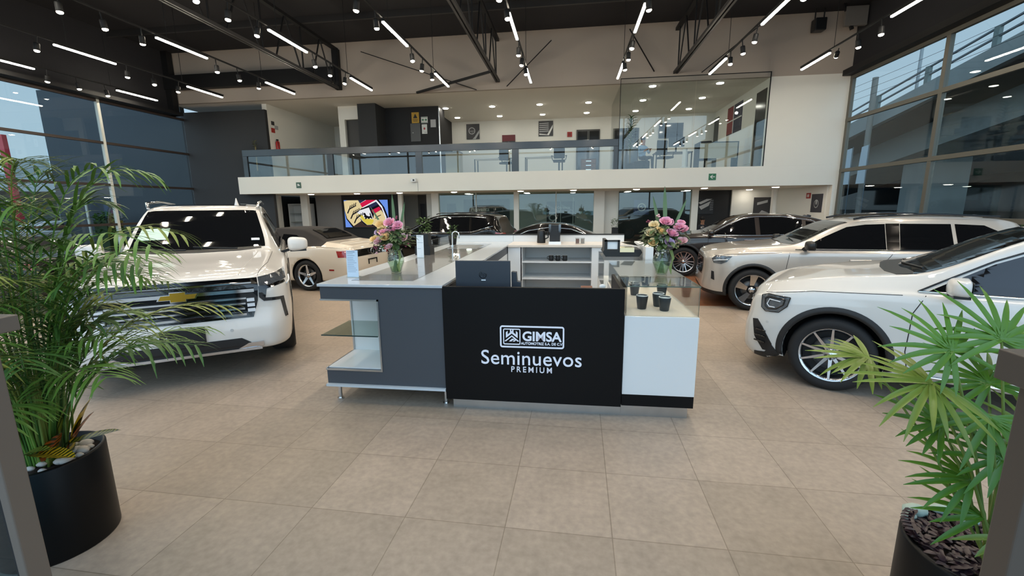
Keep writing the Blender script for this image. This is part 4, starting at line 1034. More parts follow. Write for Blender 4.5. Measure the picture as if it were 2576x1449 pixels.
# ---- white compact SUV, right foreground
S2 = dict(W=.915, xf=.77, xr=-3.75, nose=(.50, 2.2, .62), tail=(.35, 3, .8), paint=white_g,
    top=[(.77, .74), (.755, .82), (.72, .90), (.6, .97), (.3, 1.05), (-.1, 1.12), (-.42, 1.16), (-.5, 1.17), (-1.32, 1.56), (-1.6, 1.62), (-2.4, 1.655), (-3.1, 1.62), (-3.4, 1.55), (-3.65, 1.12), (-3.75, .8)],
    belt=[(.77, .68), (.74, .79), (.68, .86), (.5, .93), (.15, .985), (-.45, 1.02), (-1.5, 1.03), (-3.2, 1.08), (-3.6, 1.05), (-3.75, .75)],
    wt=[(.77, .5), (.5, .64), (-.4, .72), (-.6, .72), (-1.4, .60), (-3.0, .60), (-3.6, .6)],
    zb=[(.77, .20), (.6, .18), (.4, .24), (-3.3, .24), (-3.75, .35)], arch=[(0, .405, .37), (-2.83, .405, .37)],
    front_profile=[(.2, -.02), (.3, .03), (.5, .03), (.7, .0), (1.0, 0)], clad=5)
c = Car('compact_suv', 'white compact SUV with ten-spoke wheels and black arch trims, right foreground', 'car', (2.97, 5.15), math.radians(150), S2)
c.wheel(0, .36, .80, 'ten', .235, .262); c.wheel(-2.83, .36, .80, 'ten', .235, .262)
c.windshield(-.52, -1.34, .055, curve=.06); c.arch_trim(CLAD, .06, .24)
c.decal('side_window', [(-.62, 1.045), (-1.0, 1.29), (-1.45, 1.50), (-1.62, 1.53), (-1.64, 1.06)], CARGLASS, 'L', .005, .07, both=True)
c.decal('side_window', [(-1.72, 1.06), (-1.70, 1.53), (-2.55, 1.54), (-2.6, 1.09)], CARGLASS, 'L', .005, .07, both=True)
c.decal('side_window', [(-2.68, 1.09), (-2.64, 1.54), (-3.1, 1.50), (-3.3, 1.12)], CARGLASS, 'L', .005, .07, both=True)
c.strip('window_trim', [(-.55, 1.035), (-1.7, 1.048), (-3.35, 1.1)], CHROME, .010, off=.005)
c.strip('window_trim', [(-.55, 1.035), (-1.0, 1.315), (-1.45, 1.53), (-2.6, 1.56)], GLOSSBLACK, .008, off=.005)
c.strip('door_seam', [(-.60, 1.01), (-.53, .85), (-.52, .5), (-.56, .28)], SEAM, .004)
c.strip('door_seam', [(-1.68, 1.04), (-1.68, .28)], SEAM, .004)
c.strip('bonnet_seam', [(.60, .90), (.2, .965), (-.45, 1.0)], SEAM, .0035)
c.decal('headlamp', [(.38, .875), (.57, .885), (.625, .86), (.62, .75), (.585, .715), (.47, .725), (.40, .79)], LAMPGLASS, 'L', .006, .03, both=True, D=None)
for vw in ('L', 'R'):
    c.strip('headlamp_ring', [(.42, .855), (.56, .865), (.595, .84), (.59, .765), (.56, .74), (.49, .75), (.43, .80), (.42, .855)], GLOSSBLACK, .008, vw, both=False, off=.008)
    c.strip('headlamp_strip', [(.455, .83), (.55, .84), (.57, .79), (.55, .765), (.50, .765)], LAMPLENS, .006, vw, both=False, off=.016)
    c.strip('headlamp_edge', [(.375, .88), (.57, .89), (.63, .865), (.625, .745), (.585, .71), (.465, .72), (.395, .79), (.375, .88)], GLOSSBLACK, .005, vw, both=False, off=.008)
c.decal('bumper_intake', [(.50, .37), (.60, .54), (.655, .61), (.70, .60), (.67, .42), (.58, .29), (.50, .29)], M['black_plastic'], 'L', .008, .03, both=True)
for vw in ('L', 'R'):
    for z in (.38, .44, .50): c.strip('intake_fin', [(.56, z), (.66, z + .005)], GLOSSBLACK, .009, vw, both=False, off=.02)
c.decal('front_lip', [(.40, .24), (.50, .36), (.56, .27), (.66, .25), (.66, .21), (.4, .21)], CLAD, 'L', .01, .03, both=True)
c.decal('grille', [(-.42, .52), (.42, .52), (.46, .80), (-.46, .80)], GLOSSBLACK, 'F', .006, .08)
for z in (.58, .66, .74): frontbar('grille_bar', z, .40, .02, CHROME, .02, None, c_=c)
c.mirror(-.80, 1.03, 1.12, white_g, .10, .11, .075)
c.strip('side_step', [(-.55, .30), (-2.3, .30)], CHROME, .016, off=.01)
c.strip('wiper', [(-.50, -.2), (-.55, .1), (-.6, .45)], M['black_plastic'], .009, 'T', both=False, off=.012)
c.decal('cowl', [(-.40, -.66), (-.33, -.4), (-.31, 0), (-.33, .4), (-.40, .66), (-.54, .68), (-.47, 0), (-.54, -.68)], M['black_plastic'], 'T', .004, .08)
for y in (.5,):
    p, nr = c.hit((.56, 3, .60), (0, -1, 0))
    if p is not None: MB().cyl(p, p + nr * .004, .014, 14).build('parking_sensor', MATS['sensor_grey'], c.root)
for sd in (1, -1): MB().tube([(-1.5, sd * .60, 1.6), (-1.6, sd * .61, 1.66), (-3.0, sd * .61, 1.66)], .014, 8).build('roof_rail', CHROME, c.root)
c.strip('door_handle', [(-1.38, .93), (-1.56, .93)], white_g, .016, off=.02)

# ---- silver-beige SUV behind it
beige = paint('paint_silver_beige', rgb(186, 180, 172), metal=.35, rough=.3)
S3 = dict(W=.93, xf=.74, xr=-3.95, nose=(.58, 2.2, .56), tail=(.35, 3, .8), paint=beige,
    top=[(.78, .74), (.765, .86), (.72, .95), (.58, 1.0), (.2, 1.06), (-.35, 1.11), (-.55, 1.13), (-1.35, 1.50), (-1.7, 1.565), (-2.4, 1.59), (-3.2, 1.565), (-3.5, 1.51), (-3.75, 1.12), (-3.95, .8)],
    belt=[(.78, .66), (.74, .84), (.66, .92), (.3, .98), (-.4, 1.03), (-1.5, 1.05), (-2.7, 1.07), (-3.4, 1.2), (-3.75, 1.1), (-3.95, .75)],
    wt=[(.78, .5), (.5, .66), (-.5, .74), (-.7, .72), (-1.4, .61), (-3.2, .59), (-3.8, .58)],
    zb=[(.78, .26), (.5, .22), (-3.5, .24), (-3.95, .4)], arch=[(0, .40, .37), (-3.0, .40, .37)],
    front_profile=[(.2, -.02), (.35, .03), (.5, .02), (.7, 0), (1.0, 0)], clad=7)
c = Car('suv', 'silver-beige SUV with black five-blade wheels, between the white and the black SUVs on the right', 'car', (3.26, 8.65), math.radians(170), S3)
c.wheel(0, .36, .82, 'blade', .235, .265); c.wheel(-3.0, .36, .82, 'blade', .235, .265)
c.windshield(-.58, -1.38, .05); c.arch_trim(CLAD, .05, .26)
c.decal('side_window', [(-.70, 1.075), (-1.05, 1.27), (-1.35, 1.42), (-1.6, 1.46), (-1.86, 1.47), (-1.84, 1.08)], CARGLASS, 'L', .005, .04, both=True)
c.decal('side_window', [(-2.02, 1.08), (-2.06, 1.475), (-2.70, 1.47), (-2.69, 1.09)], CARGLASS, 'L', .005, .04, both=True)
c.decal('side_window', [(-2.74, 1.10), (-2.75, 1.47), (-3.1, 1.45), (-3.38, 1.28), (-2.95, 1.15)], CARGLASS, 'L', .005, .04, both=True)
c.decal('window_pillar', [(-1.85, 1.075), (-1.87, 1.475), (-2.05, 1.478), (-2.01, 1.075)], GLOSSBLACK, 'L', .006, .04, both=True)
c.strip('window_trim', [(-.60, 1.055), (-1.6, 1.065), (-2.72, 1.08)], GLOSSBLACK, .008, off=.004)
c.strip('door_seam', [(-.51, 1.01), (-.48, .8), (-.46, .6), (-.52, .32)], SEAM, .004)
c.strip('door_seam', [(-1.93, 1.05), (-1.75, .80), (-1.72, .32)], SEAM, .004)
c.strip('bonnet_seam', [(.6, .935), (.2, .975), (-.4, 1.01)], SEAM, .0035)
c.decal('headlamp', [(.34, .93), (.58, .93), (.64, .88), (.61, .80), (.50, .79), (.42, .83)], LAMPGLASS, 'L', .006, .03, both=True)
c.strip('headlamp_strip', [(.40, .87), (.52, .86), (.61, .845)], LAMPLENS, .009, both=True, off=.012)
c.decal('fog_recess', [(.585, .50), (.635, .52), (.635, .66), (.60, .65)], M['black_plastic'], 'L', .006, .03, both=True)
c.strip('door_handle', [(-1.34, .90), (-1.62, .905)], beige, .022, off=.03)
c.decal('grille', [(-.40, .55), (.40, .55), (.44, .86), (-.44, .86)], GLOSSBLACK, 'F', .006, .08)
c.mirror(-.78, 1.02, 1.14, M['black_plastic'], .09, .10, .07)
for sd in (1, -1): MB().tube([(-1.45, sd * .585, 1.545), (-1.65, sd * .59, 1.59), (-2.4, sd * .59, 1.625), (-3.3, sd * .58, 1.58)], .017, 8).build('roof_rail', GLOSSBLACK, c.root)
MB().sphere((-3.3, 0, 1.56), .06, sc=(2.2, .6, .7)).build('aerial', beige, c.root)

# ---- dark brown-black coupe SUV, far right
brown = paint('paint_dark_brown', rgb(34, 27, 26), metal=.2, rough=.35, spec=.3)
S4 = dict(W=.945, xf=.85, xr=-3.85, nose=(.55, 2.4, .60), tail=(.4, 3, .8), paint=brown,
    top=[(.85, .70), (.83, .85), (.76, .95), (.6, 1.0), (.1, 1.06), (-.4, 1.10), (-.5, 1.12), (-1.3, 1.52), (-1.65, 1.58), (-2.2, 1.58), (-2.8, 1.50), (-3.4, 1.30), (-3.75, 1.12), (-3.85, .85)],
    belt=[(.85, .64), (.8, .82), (.72, .92), (.4, .98), (-.4, 1.03), (-1.5, 1.05), (-3.0, 1.10), (-3.6, 1.08), (-3.85, .75)],
    wt=[(.85, .5), (.5, .66), (-.4, .74), (-.6, .74), (-1.4, .60), (-2.6, .58), (-3.6, .68)],
    zb=[(.85, .24), (.5, .22), (-3.5, .24), (-3.85, .4)], arch=[(0, .41, .38), (-2.86, .41, .38)], front_profile=[(.2, -.02), (.35, .03), (.7, 0), (1.0, 0)], clad=6)
c = Car('coupe_suv', 'dark brown coupe SUV with chrome window line, farthest of the three cars on the right', 'car', (3.07, 12.47), math.radians(170), S4)
c.wheel(0, .37, .83, 'vee', .245, .262); c.wheel(-2.86, .37, .83, 'vee', .245, .262)
c.windshield(-.52, -1.32, .05); c.arch_trim(CLAD, .05, .26)
c.decal('side_window', [(-.62, 1.06), (-1.0, 1.28), (-1.35, 1.44), (-1.6, 1.48), (-1.62, 1.07)], CARGLASS, 'L', .005, .08, both=True)
c.decal('side_window', [(-1.72, 1.07), (-1.70, 1.48), (-2.2, 1.48), (-2.62, 1.42), (-2.6, 1.10)], CARGLASS, 'L', .005, .08, both=True)
c.decal('side_window', [(-2.68, 1.10), (-2.7, 1.40), (-3.0, 1.33), (-3.3, 1.17)], CARGLASS, 'L', .005, .08, both=True)
c.strip('window_trim', [(-.52, 1.045), (-1.7, 1.055), (-3.35, 1.13)], CHROME, .010, off=.005)
c.strip('window_trim', [(-.55, 1.06), (-1.0, 1.31), (-1.35, 1.465), (-1.65, 1.505), (-2.2, 1.505), (-2.8, 1.42), (-3.35, 1.17)], CHROME, .008, off=.005)
c.strip('door_seam', [(-.55, 1.0), (-.54, .5)], SEAM, .004); c.strip('door_seam', [(-1.66, 1.04), (-1.66, .32)], SEAM, .004)
c.strip('door_handle', [(-1.36, .95), (-1.58, .955)], CHROME, .014, off=.02)
c.strip('side_vent', [(-.45, .80), (-.50, .62)], CHROME, .012, off=.006); c.strip('sill_trim', [(-.5, .36), (-2.3, .36)], SILVER, .012, off=.006)
c.decal('headlamp', [(.35, .93), (.62, .90), (.70, .84), (.5, .82)], LAMPLENS, 'L', .006, .05, both=True)
c.mirror(-.62, 1.03, 1.12, brown, .09, .10, .07)
MB().sphere((-2.9, 0, 1.5), .05, sc=(2.0, .5, .8)).build('aerial', brown, c.root)

# ---- cream convertible seen from its rear corner
cream = paint('paint_cream', rgb(220, 208, 190)); cloth = mat('soft_top_cloth', rgb(40, 36, 34), .9, bump=.2, bscale=200)
S5 = dict(W=.935, xf=.92, xr=-3.78, nose=(.5, 2.5, .65), tail=(.45, 2.6, .70), paint=cream,
    top=[(.92, .62), (.88, .74), (.7, .84), (.2, .93), (-.6, 1.0), (-.7, 1.02), (-1.35, 1.33), (-1.8, 1.39), (-2.4, 1.37), (-2.8, 1.24), (-3.1, 1.09), (-3.5, 1.04), (-3.72, .99), (-3.78, .90)],
    belt=[(.92, .58), (.86, .7), (.6, .80), (-.6, .92), (-1.8, .94), (-2.4, .97), (-3.0, 1.0), (-3.6, .97), (-3.78, .86)],
    wt=[(.92, .5), (.5, .64), (-.6, .72), (-.8, .70), (-1.5, .55), (-2.2, .56), (-2.8, .66), (-3.7, .72)],
    zb=[(.92, .24), (.5, .2), (-3.4, .22), (-3.78, .36)], arch=[(0, .38, .35), (-2.72, .38, .35)], rear_profile=[(.3, .03), (.5, -.03), (.7, -.02), (.95, .02), (1.1, 0)], clad=3, softtop=(-3.12, -1.36), cloth=cloth)
c = Car('convertible', 'cream convertible with black soft top and five-spoke wheels, between the SUV and the counter', 'car', (-8.385, 10.07), math.radians(174), S5)
c.wheel(0, .345, .81, 'star', .24, .245); c.wheel(-2.72, .345, .81, 'star', .24, .245)
c.windshield(-.72, -1.36, .05)
c.decal('side_window', [(-.95, .96), (-1.35, 1.20), (-1.85, 1.20), (-1.9, .97)], CARGLASS, 'L', .008, .07, both=True)
c.decal('quarter_window', [(-2.0, 1.02), (-1.98, 1.24), (-2.35, 1.22), (-2.6, 1.12), (-2.5, 1.04)], CARGLASS, 'L', .018, .05, both=True)
c.decal('rear_window', [(-2.58, -.42), (-2.58, .42), (-2.98, .48), (-2.98, -.48)], CARGLASS, 'T', .018, .09)
c.strip('door_seam', [(-.62, .92), (-.6, .3)], SEAM, .004); c.strip('door_seam', [(-1.9, .95), (-1.95, .6), (-2.1, .35)], SEAM, .004)
c.strip('rear_deck_seam', [(-3.0, .98), (-3.4, .97), (-3.66, .955)], SEAM, .004)
c.decal('tail_lamp', [(-.88, .90), (-.62, .90), (-.62, .74), (-.86, .74)], TAILRED, 'B', .008, .05, both=True)
c.decal('tail_lamp_side', [(-3.50, .90), (-3.70, .89), (-3.70, .76), (-3.54, .76)], TAILRED, 'L', .006, .04, both=True)
c.decal('rear_panel', [(-.60, .90), (.60, .90), (.60, .75), (-.60, .75)], GLOSSBLACK, 'B', .005, .08)
c.decal('marker_lamp', rect(-3.42, -3.30, .47, .50), TAILRED, 'L', .006, .04, both=True)
MB().lathe([(.055, 0), (.065, 0), (.065, .01), (.055, .01)], (-3.82, 0, .83), 'x', 20).build('badge_ring', CHROME, c.root)
fr_ = MB(); fr_.box(-3.83, -3.80, -.18, .18, .64, .66).box(-3.83, -3.80, -.18, -.165, .54, .66).box(-3.83, -3.80, .165, .18, .54, .66); fr_.build('plate_frame', GLOSSBLACK, c.root)
c.decal('rear_bumper_valance', [(-.62, .40), (.62, .40), (.7, .30), (-.7, .30)], M['black_plastic'], 'B', .006, .08)
MB().tube([(-3.3, -.62, 1.0), (-3.45, -.6, 1.05), (-3.45, .6, 1.05), (-3.3, .62, 1.0)], .018, 8).build('spoiler', cream, c.root)
c.mirror(-.85, 1.0, 1.0, cream, .08, .10, .065)

# ---- black SUV and black saloon behind the counter, dark car behind the left palm
black_p = paint('paint_black', rgb(5, 5, 6), rough=.3, spec=.1, coat=.8)
def generic_suv(name, label, loc, h, pnt, scale=1.0, tail=True):
    Sx = dict(S3); Sx['paint'] = pnt
    q_ = lambda x: x * .955 if x < 0 else x
    Sx['top'] = [(q_(x), z * 1.02) for x, z in S3['top']]; Sx['belt'] = [(q_(x), z * 1.01) for x, z in S3['belt']]; Sx['wt'] = [(q_(x), z) for x, z in S3['wt']]
    Sx['xr'] = q_(-3.95); Sx['zb'] = [(q_(x), z) for x, z in S3['zb']]; Sx['arch'] = [(0, .40, .37), (-2.86, .40, .37)]
    c = Car(name, label, 'car', loc, h, Sx)
    c.wheel(0, .36, .82, 'vee', .235, .262); c.wheel(-2.86, .36, .82, 'vee', .235, .262)
    c.windshield(-.49, -1.32, .05)
    c.decal('side_window', [(-.65, 1.065), (-1.05, 1.30), (-1.4, 1.46), (-1.6, 1.50), (-1.65, 1.075)], CARGLASS, 'L', .005, .08, both=True)
    c.decal('side_window', [(-1.75, 1.075), (-1.72, 1.50), (-2.55, 1.50), (-2.6, 1.09)], CARGLASS, 'L', .005, .08, both=True)
    c.decal('side_window', [(-2.68, 1.10), (-2.63, 1.50), (-3.1, 1.46), (-3.3, 1.25)], CARGLASS, 'L', .005, .08, both=True)
    c.strip('window_trim', [(-.6, 1.05), (-1.6, 1.06), (-2.7, 1.08), (-3.35, 1.25)], CHROME, .008, off=.004)
    c.strip('roof_line_trim', [(-.62, 1.09), (-1.05, 1.33), (-1.42, 1.49), (-1.7, 1.525), (-2.6, 1.53), (-3.1, 1.49)], CHROME, .007, off=.004)
    c.strip('door_handle', [(-1.35, .95), (-1.57, .95)], pnt, .016, off=.02)
    c.decal('tail_lamp', [(-3.45, 1.08), (-3.66, 1.05), (-3.68, .92), (-3.5, .94)], TAILRED, 'L', .008, .05, both=True)
    c.decal('tail_lamp_rear', [(-.84, 1.06), (-.5, 1.04), (-.5, .94), (-.84, .94)], TAILRED, 'B', .008, .06, both=True)
    c.decal('headlamp', [(.34, .90), (.64, .89), (.72, .82), (.70, .75), (.50, .75)], LAMPGLASS, 'L', .006, .05, both=True)
    c.mirror(-.68, 1.02, 1.12, pnt, .09, .10, .07)
    for sd in (1, -1): MB().tube([(-1.45, sd * .59, 1.60), (-1.6, sd * .60, 1.64), (-3.1, sd * .59, 1.63)], .014, 8).build('roof_rail', GLOSSBLACK, c.root)
    return c
generic_suv('suv', 'black SUV with chrome window trims behind the counter, its red tail lamp to the right', (-5.45, 14.0), math.radians(172), black_p)
S6 = dict(W=.91, xf=.85, xr=-3.8, nose=(.55, 2.4, .6), tail=(.45, 2.6, .7), paint=black_p,
    top=[(.85, .6), (.8, .74), (.6, .82), (0, .92), (-.6, .98), (-.7, 1.0), (-1.5, 1.35), (-1.85, 1.42), (-2.3, 1.40), (-3.0, 1.18), (-3.3, 1.05), (-3.7, .98), (-3.8, .85)],
    belt=[(.85, .56), (.78, .70), (.5, .78), (-.6, .90), (-2.0, .94), (-3.2, .99), (-3.65, .94), (-3.8, .8)],
    wt=[(.85, .5), (.4, .64), (-.6, .70), (-.8, .68), (-1.6, .55), (-2.4, .54), (-3.2, .62), (-3.7, .68)],
    zb=[(.85, .2), (.4, .16), (-3.4, .2), (-3.8, .34)], arch=[(0, .36, .34), (-2.8, .36, .34)], clad=3)
def saloon(label, loc, h):
    c = Car('saloon_car', label, 'car', loc, h, S6)
    c.wheel(0, .33, .79, 'vee', .235, .24); c.wheel(-2.8, .33, .79, 'vee', .235, .24)
    c.windshield(-.72, -1.52, .05)
    c.decal('side_window', [(-.95, .97), (-1.5, 1.22), (-1.95, 1.29), (-2.0, .98)], CARGLASS, 'L', .005, .08, both=True)
    c.decal('side_window', [(-2.06, .98), (-2.02, 1.29), (-2.5, 1.25), (-3.0, 1.06), (-2.9, 1.02)], CARGLASS, 'L', .005, .08, both=True)
    c.strip('roof_line_trim', [(-.88, .96), (-1.2, 1.12), (-1.5, 1.245), (-2.0, 1.32), (-2.5, 1.28), (-3.1, 1.05)], CHROME, .010, off=.005)
    c.strip('window_trim', [(-.88, .95), (-2.0, .965), (-3.1, 1.03)], CHROME, .008, off=.004)
    c.decal('tail_lamp', [(-3.5, .93), (-3.72, .90), (-3.72, .80), (-3.55, .82)], TAILRED, 'L', .006, .05, both=True)
    c.decal('headlamp', [(.35, .78), (.62, .74), (.70, .66), (.5, .66)], LAMPGLASS, 'L', .006, .05, both=True)
    c.mirror(-.9, .99, 1.0, black_p, .08, .09, .06)
saloon('black fastback saloon with an arched chrome window line behind the back counter', (-2.47, 10.9), math.radians(180))
saloon('glossy black low car half hidden by the left palm, near the side windows', (-13.0, 6.9), math.radians(184))
# ================================================================== PLANTS, FLOWERS
random.seed(11)
def pebble(root, x, y, z, r, m, name='pebble'):
    b = MB(); b.sphere((x, y, z), r, 8, 5, (1.0, random.uniform(.55, .9), .5)); b.build(name, m, root)
def blade(mb, p, d, L, w, droop=.25, seg=4, up=Vector((0, 0, 1)), fold=.25):
    """pointed leaf strip from p along d, bending down"""
    d = d.normalized(); s = d.cross(up)
    if s.length < .05: s = d.cross(Vector((1, 0, 0)))
    s.normalize(); P = []; q = p.copy(); dd = d.copy()
    for i in range(seg + 1):
        t = i / seg; ww = w * (math.sin(PI * min(1, t * .82 + .16)) ** .8) if i < seg else 0.0008
        n = s.cross(dd).normalized()
        P += [q - s * ww + n * ww * fold, q.copy(), q + s * ww + n * ww * fold]
        dd = (dd - Vector((0, 0, droop / seg * (1 + t)))).normalized(); q = q + dd * (L / seg)
    fs = []
    for i in range(seg):
        a = i * 3; fs += [(a, a + 1, a + 4, a + 3), (a + 1, a + 2, a + 5, a + 4)]
    mb.add(P, fs, True)
pot_m = mat('planter_black', rgb(7, 7, 8), .4, spec=.25); soil_m = mat('soil', rgb(52, 38, 30), .95, noise=.4, nscale=40, bump=.5, bscale=60)
def pot(root, x, y, r=.25, h=.52):
    MB().lathe([(0, 0), (r * .99, 0), (r, .01), (r, h - .01), (r - .006, h), (r - .016, h), (r - .018, h - .05), (0, h - .05)], (x, y, 0), n=56).build('pot', pot_m, root)
    MB().lathe([(0, h - .035), (r - .02, h - .045)], (x, y, 0), n=40).build('soil', soil_m, root)
green1 = mat('palm_green', rgb(100, 138, 56), .42, noise=.35, nscale=9); green2 = mat('palm_green_dark', rgb(68, 106, 46), .42, noise=.3, nscale=9)
green3 = mat('palm_yellow_green', rgb(136, 146, 66), .45, noise=.25, nscale=9)
PX, PY = -2.80, 1.79
pl = thing('areca_palm', 'bushy feathery palm in a black round planter at the left edge', 'potted palm', (PX, PY, 0))
pot(pl, PX, PY)
fr = []
N = 72
for k in range(N):
    a = k * 2.399963; out = random.uniform(.16, .95) * (.35 + .65 * ((k % 9) / 8)); H = random.uniform(.55, 1.62)
    # most fronds lean towards the room, as the palm stands by the door
    if k >= N - 11:
        a = random.uniform(-.9, .9); out = random.uniform(.45, .85); H = random.uniform(.45, 1.25)
    base = Vector((PX + .09 * math.cos(a), PY + .09 * math.sin(a), .49)); d = Vector((math.cos(a), math.sin(a), 0))
    L = []
    for i in range(13):
        t = i / 12; L.append(base + d * out * (t ** 1.7) + Vector((0, 0, H * (math.sin(t * (PI / 2) * (1.0 + .22 * out))))) )
    mb = MB(); mb.tube(L, [.006 * (1 - .75 * i / 12) for i in range(13)], 5)
    t0 = 4
    for i in range(t0, 13):
        for sub in (0, .5):
            if i == 12 and sub: continue
            p = L[i] if not sub else (L[i] + L[min(i + 1, 12)]) / 2
            dr = (L[min(i + 1, 12)] - L[i - 1]).normalized()
            side = dr.cross(Vector((0, 0, 1)));
            if side.length < .05: side = Vector((-d.y, d.x, 0))
            side.normalize(); ln = .26 * math.sin(PI * (.18 + .72 * (i + sub - t0) / (13 - t0)))
            for sgn in (-1, 1):
                dd = dr * .75 + side * sgn * .75 + Vector((0, 0, random.uniform(-.05, .25))) + Vector((random.uniform(-.1, .1), random.uniform(-.1, .1), 0))
                blade(mb, p, dd, ln * random.uniform(.85, 1.15), .0075, random.uniform(.35, .95), 4)
    mb.build('frond', random.choice((green1, green1, green2, green3)), pl, recalc=False)
for k in range(34):
    a = random.random() * 2 * PI; rr = .12 * math.sqrt(random.random()); x, y = PX + rr * math.cos(a), PY + rr * math.sin(a)
    MB().tube([(x, y, .47), (x + .03 * math.cos(a), y + .03 * math.sin(a), .75), (x + .07 * math.cos(a), y + .07 * math.sin(a), 1.0)], [.007, .006, .004], 6).build('stem', mat('palm_stem', rgb(120, 138, 62), .45, noise=.2), pl)
def croton(root, p, d, L, w, droop, c1, name='croton_leaf'):
    m = bpy.data.materials.new('croton'); m.use_nodes = True; t = m.node_tree; b = t.nodes['Principled BSDF']
    wv = t.nodes.new('ShaderNodeTexWave'); wv.inputs['Scale'].default_value = 14; wv.inputs['Distortion'].default_value = 6; co = t.nodes.new('ShaderNodeTexCoord'); t.links.new(co.outputs['Object'], wv.inputs['Vector'])
    r = t.nodes.new('ShaderNodeValToRGB'); r.color_ramp.elements[0].color = rgb(44, 56, 20); r.color_ramp.elements[0].position = .35; r.color_ramp.elements[1].color = c1; r.color_ramp.elements[1].position = .6
    t.links.new(wv.outputs['Fac'], r.inputs[0]); t.links.new(r.outputs[0], b.inputs['Base Color']); b.inputs['Roughness'].default_value = .3
    mb = MB(); blade(mb, Vector(p), Vector(d), L, w, droop, 7, fold=.3); mb.build(name, m, root, recalc=False)
yel = rgb(196, 164, 36); org = rgb(170, 84, 30); yg = rgb(120, 128, 40)
for p, d, L, w, dr, c_ in (((-2.71, 1.69, .585), (1, .02, .03), .25, .048, .08, yel), ((-2.74, 1.66, .58), (.8, .1, .4), .17, .04, .3, yg), ((-2.67, 1.80, .57), (.2, .08, .05), .27, .045, .05, yg), ((-2.70, 1.80, .52), (.12, .1, .9), .28, .05, .3, yg), ((-2.67, 1.84, .52), (.2, .15, .9), .30, .055, .4, yel), ((-2.68, 1.82, .52), (.25, .2, .7), .24, .045, .4, org), ((-2.70, 1.74, .52), (.3, .0, .6), .2, .045, .4, org)):
    croton(pl, p, d, L, w, dr, c_)
white_st = mat('white_stone', rgb(206, 196, 186), .6, noise=.1, nscale=20)
for k in range(14):
    a = random.uniform(-1.3, 1.3); rr = random.uniform(.10, .2); pebble(pl, PX + rr * math.cos(a), PY + rr * math.sin(a), .505, random.uniform(.022, .04), white_st)
# fan palm on the right
QX, QY = 1.56, 1.62
pr_ = thing('fan_palm', 'palm with broad fan leaves in a black round planter at the right edge', 'potted palm', (QX, QY, 0))
pot(pr_, QX, QY)
fan_g = mat('fan_green', rgb(84, 126, 34), .36, noise=.35, nscale=7); fan_g2 = mat('fan_green_light', rgb(122, 140, 54), .36, noise=.3, nscale=7)
def fan(root, base, c, nrm, axis, L, n, spread, m):
    """palmate leaf: stalk from base to c, then n blades fanned in the plane with normal nrm around axis"""
    base, c = Vector(base), Vector(c); nrm = Vector(nrm).normalized(); axis = Vector(axis); axis = (axis - nrm * axis.dot(nrm)).normalized(); sd = nrm.cross(axis)
    mid = (base + c) / 2 + Vector((0, 0, .06))
    MB().tube([base, mid, c], [.006, .005, .004], 6).build('stem', MATS['palm_stem'], root)
    mb = MB(); n = int(n * 1.3)
    for k in range(n):
        a = (k / (n - 1) - .5) * spread; d = axis * math.cos(a) + sd * math.sin(a)
        blade(mb, c, d + nrm * random.uniform(-.05, .1), L * random.uniform(.64, .88) * (1 - .18 * abs(a) / 2.2), .0105, random.uniform(.10, .45), 6, up=nrm if abs(nrm.z) > .5 else Vector((0, 0, 1)), fold=.35)
    mb.build('fan_leaf', m, root, recalc=False)
for c_, nn, ax, L, n, sp, m_ in (
    ((1.30, 1.60, 1.30), (.1, -.75, .65), (-.2, .1, .4), .30, 13, 4.6, fan_g),
    ((1.24, 1.58, 1.19), (.0, -.45, .9), (-.7, -.35, .1), .34, 13, 4.0, fan_g2),
    ((1.46, 1.62, 1.34), (.0, -.8, .6), (.1, .1, .9), .30, 12, 4.2, fan_g),
    ((1.14, 1.75, 1.22), (-.1, -.3, .95), (-.8, .1, .1), .26, 10, 3.2, fan_g2),
    ((1.52, 1.70, 1.15), (.0, -.7, .7), (-.1, .0, .8), .28, 12, 4.4, fan_g),
    ((1.42, 1.56, 1.08), (.0, -.6, .8), (-.2, -.6, .2), .28, 12, 4.4, fan_g),
    ((1.36, 1.66, 1.00), (.0, -.7, .7), (-.2, .0, .6), .26, 11, 4.4, fan_g),
    ((1.50, 1.58, .92), (.0, -.7, .7), (-.4, -.1, .4), .26, 12, 4.6, fan_g),
    ((1.44, 1.60, .82), (.0, -.6, .8), (-.9, .1, .5), .30, 8, 2.6, fan_g),
    ((1.60, 1.64, 1.25), (.2, -.7, .7), (.4, .0, .7), .30, 12, 4.2, fan_g),
    ((1.62, 1.60, 1.00), (.2, -.7, .7), (.3, .0, .5), .28, 12, 4.4, fan_g2),
    ((1.47, 1.57, .70), (.0, -.5, .85), (-.9, .2, .3), .30, 5, 1.5, fan_g),
    ((1.50, 1.52, .66), (.1, -.5, .85), (-.4, -.7, .0), .24, 5, 1.8, fan_g2)):
    fan(pr_, (QX - .02 + random.uniform(-.03, .03), QY - .04 + random.uniform(-.03, .03), .48), c_, nn, ax, L, n, sp, m_)
purp = mat('dark_purple_leaf', rgb(58, 40, 46), .32, noise=.4, nscale=30)
mb = MB()
for k in range(520):
    a = random.random() * 2 * PI; rr = .215 * math.sqrt(random.random()); p = Vector((QX + rr * math.cos(a), QY + rr * math.sin(a), .49 + random.random() * .035))
    blade(mb, p, Vector((math.cos(a * 3 + k), math.sin(a * 3 + k), random.uniform(.05, .8))), random.uniform(.03, .05), .012, .3, 2)
o = mb.build('ground_cover', purp, pr_, recalc=False); o['kind'] = 'stuff'
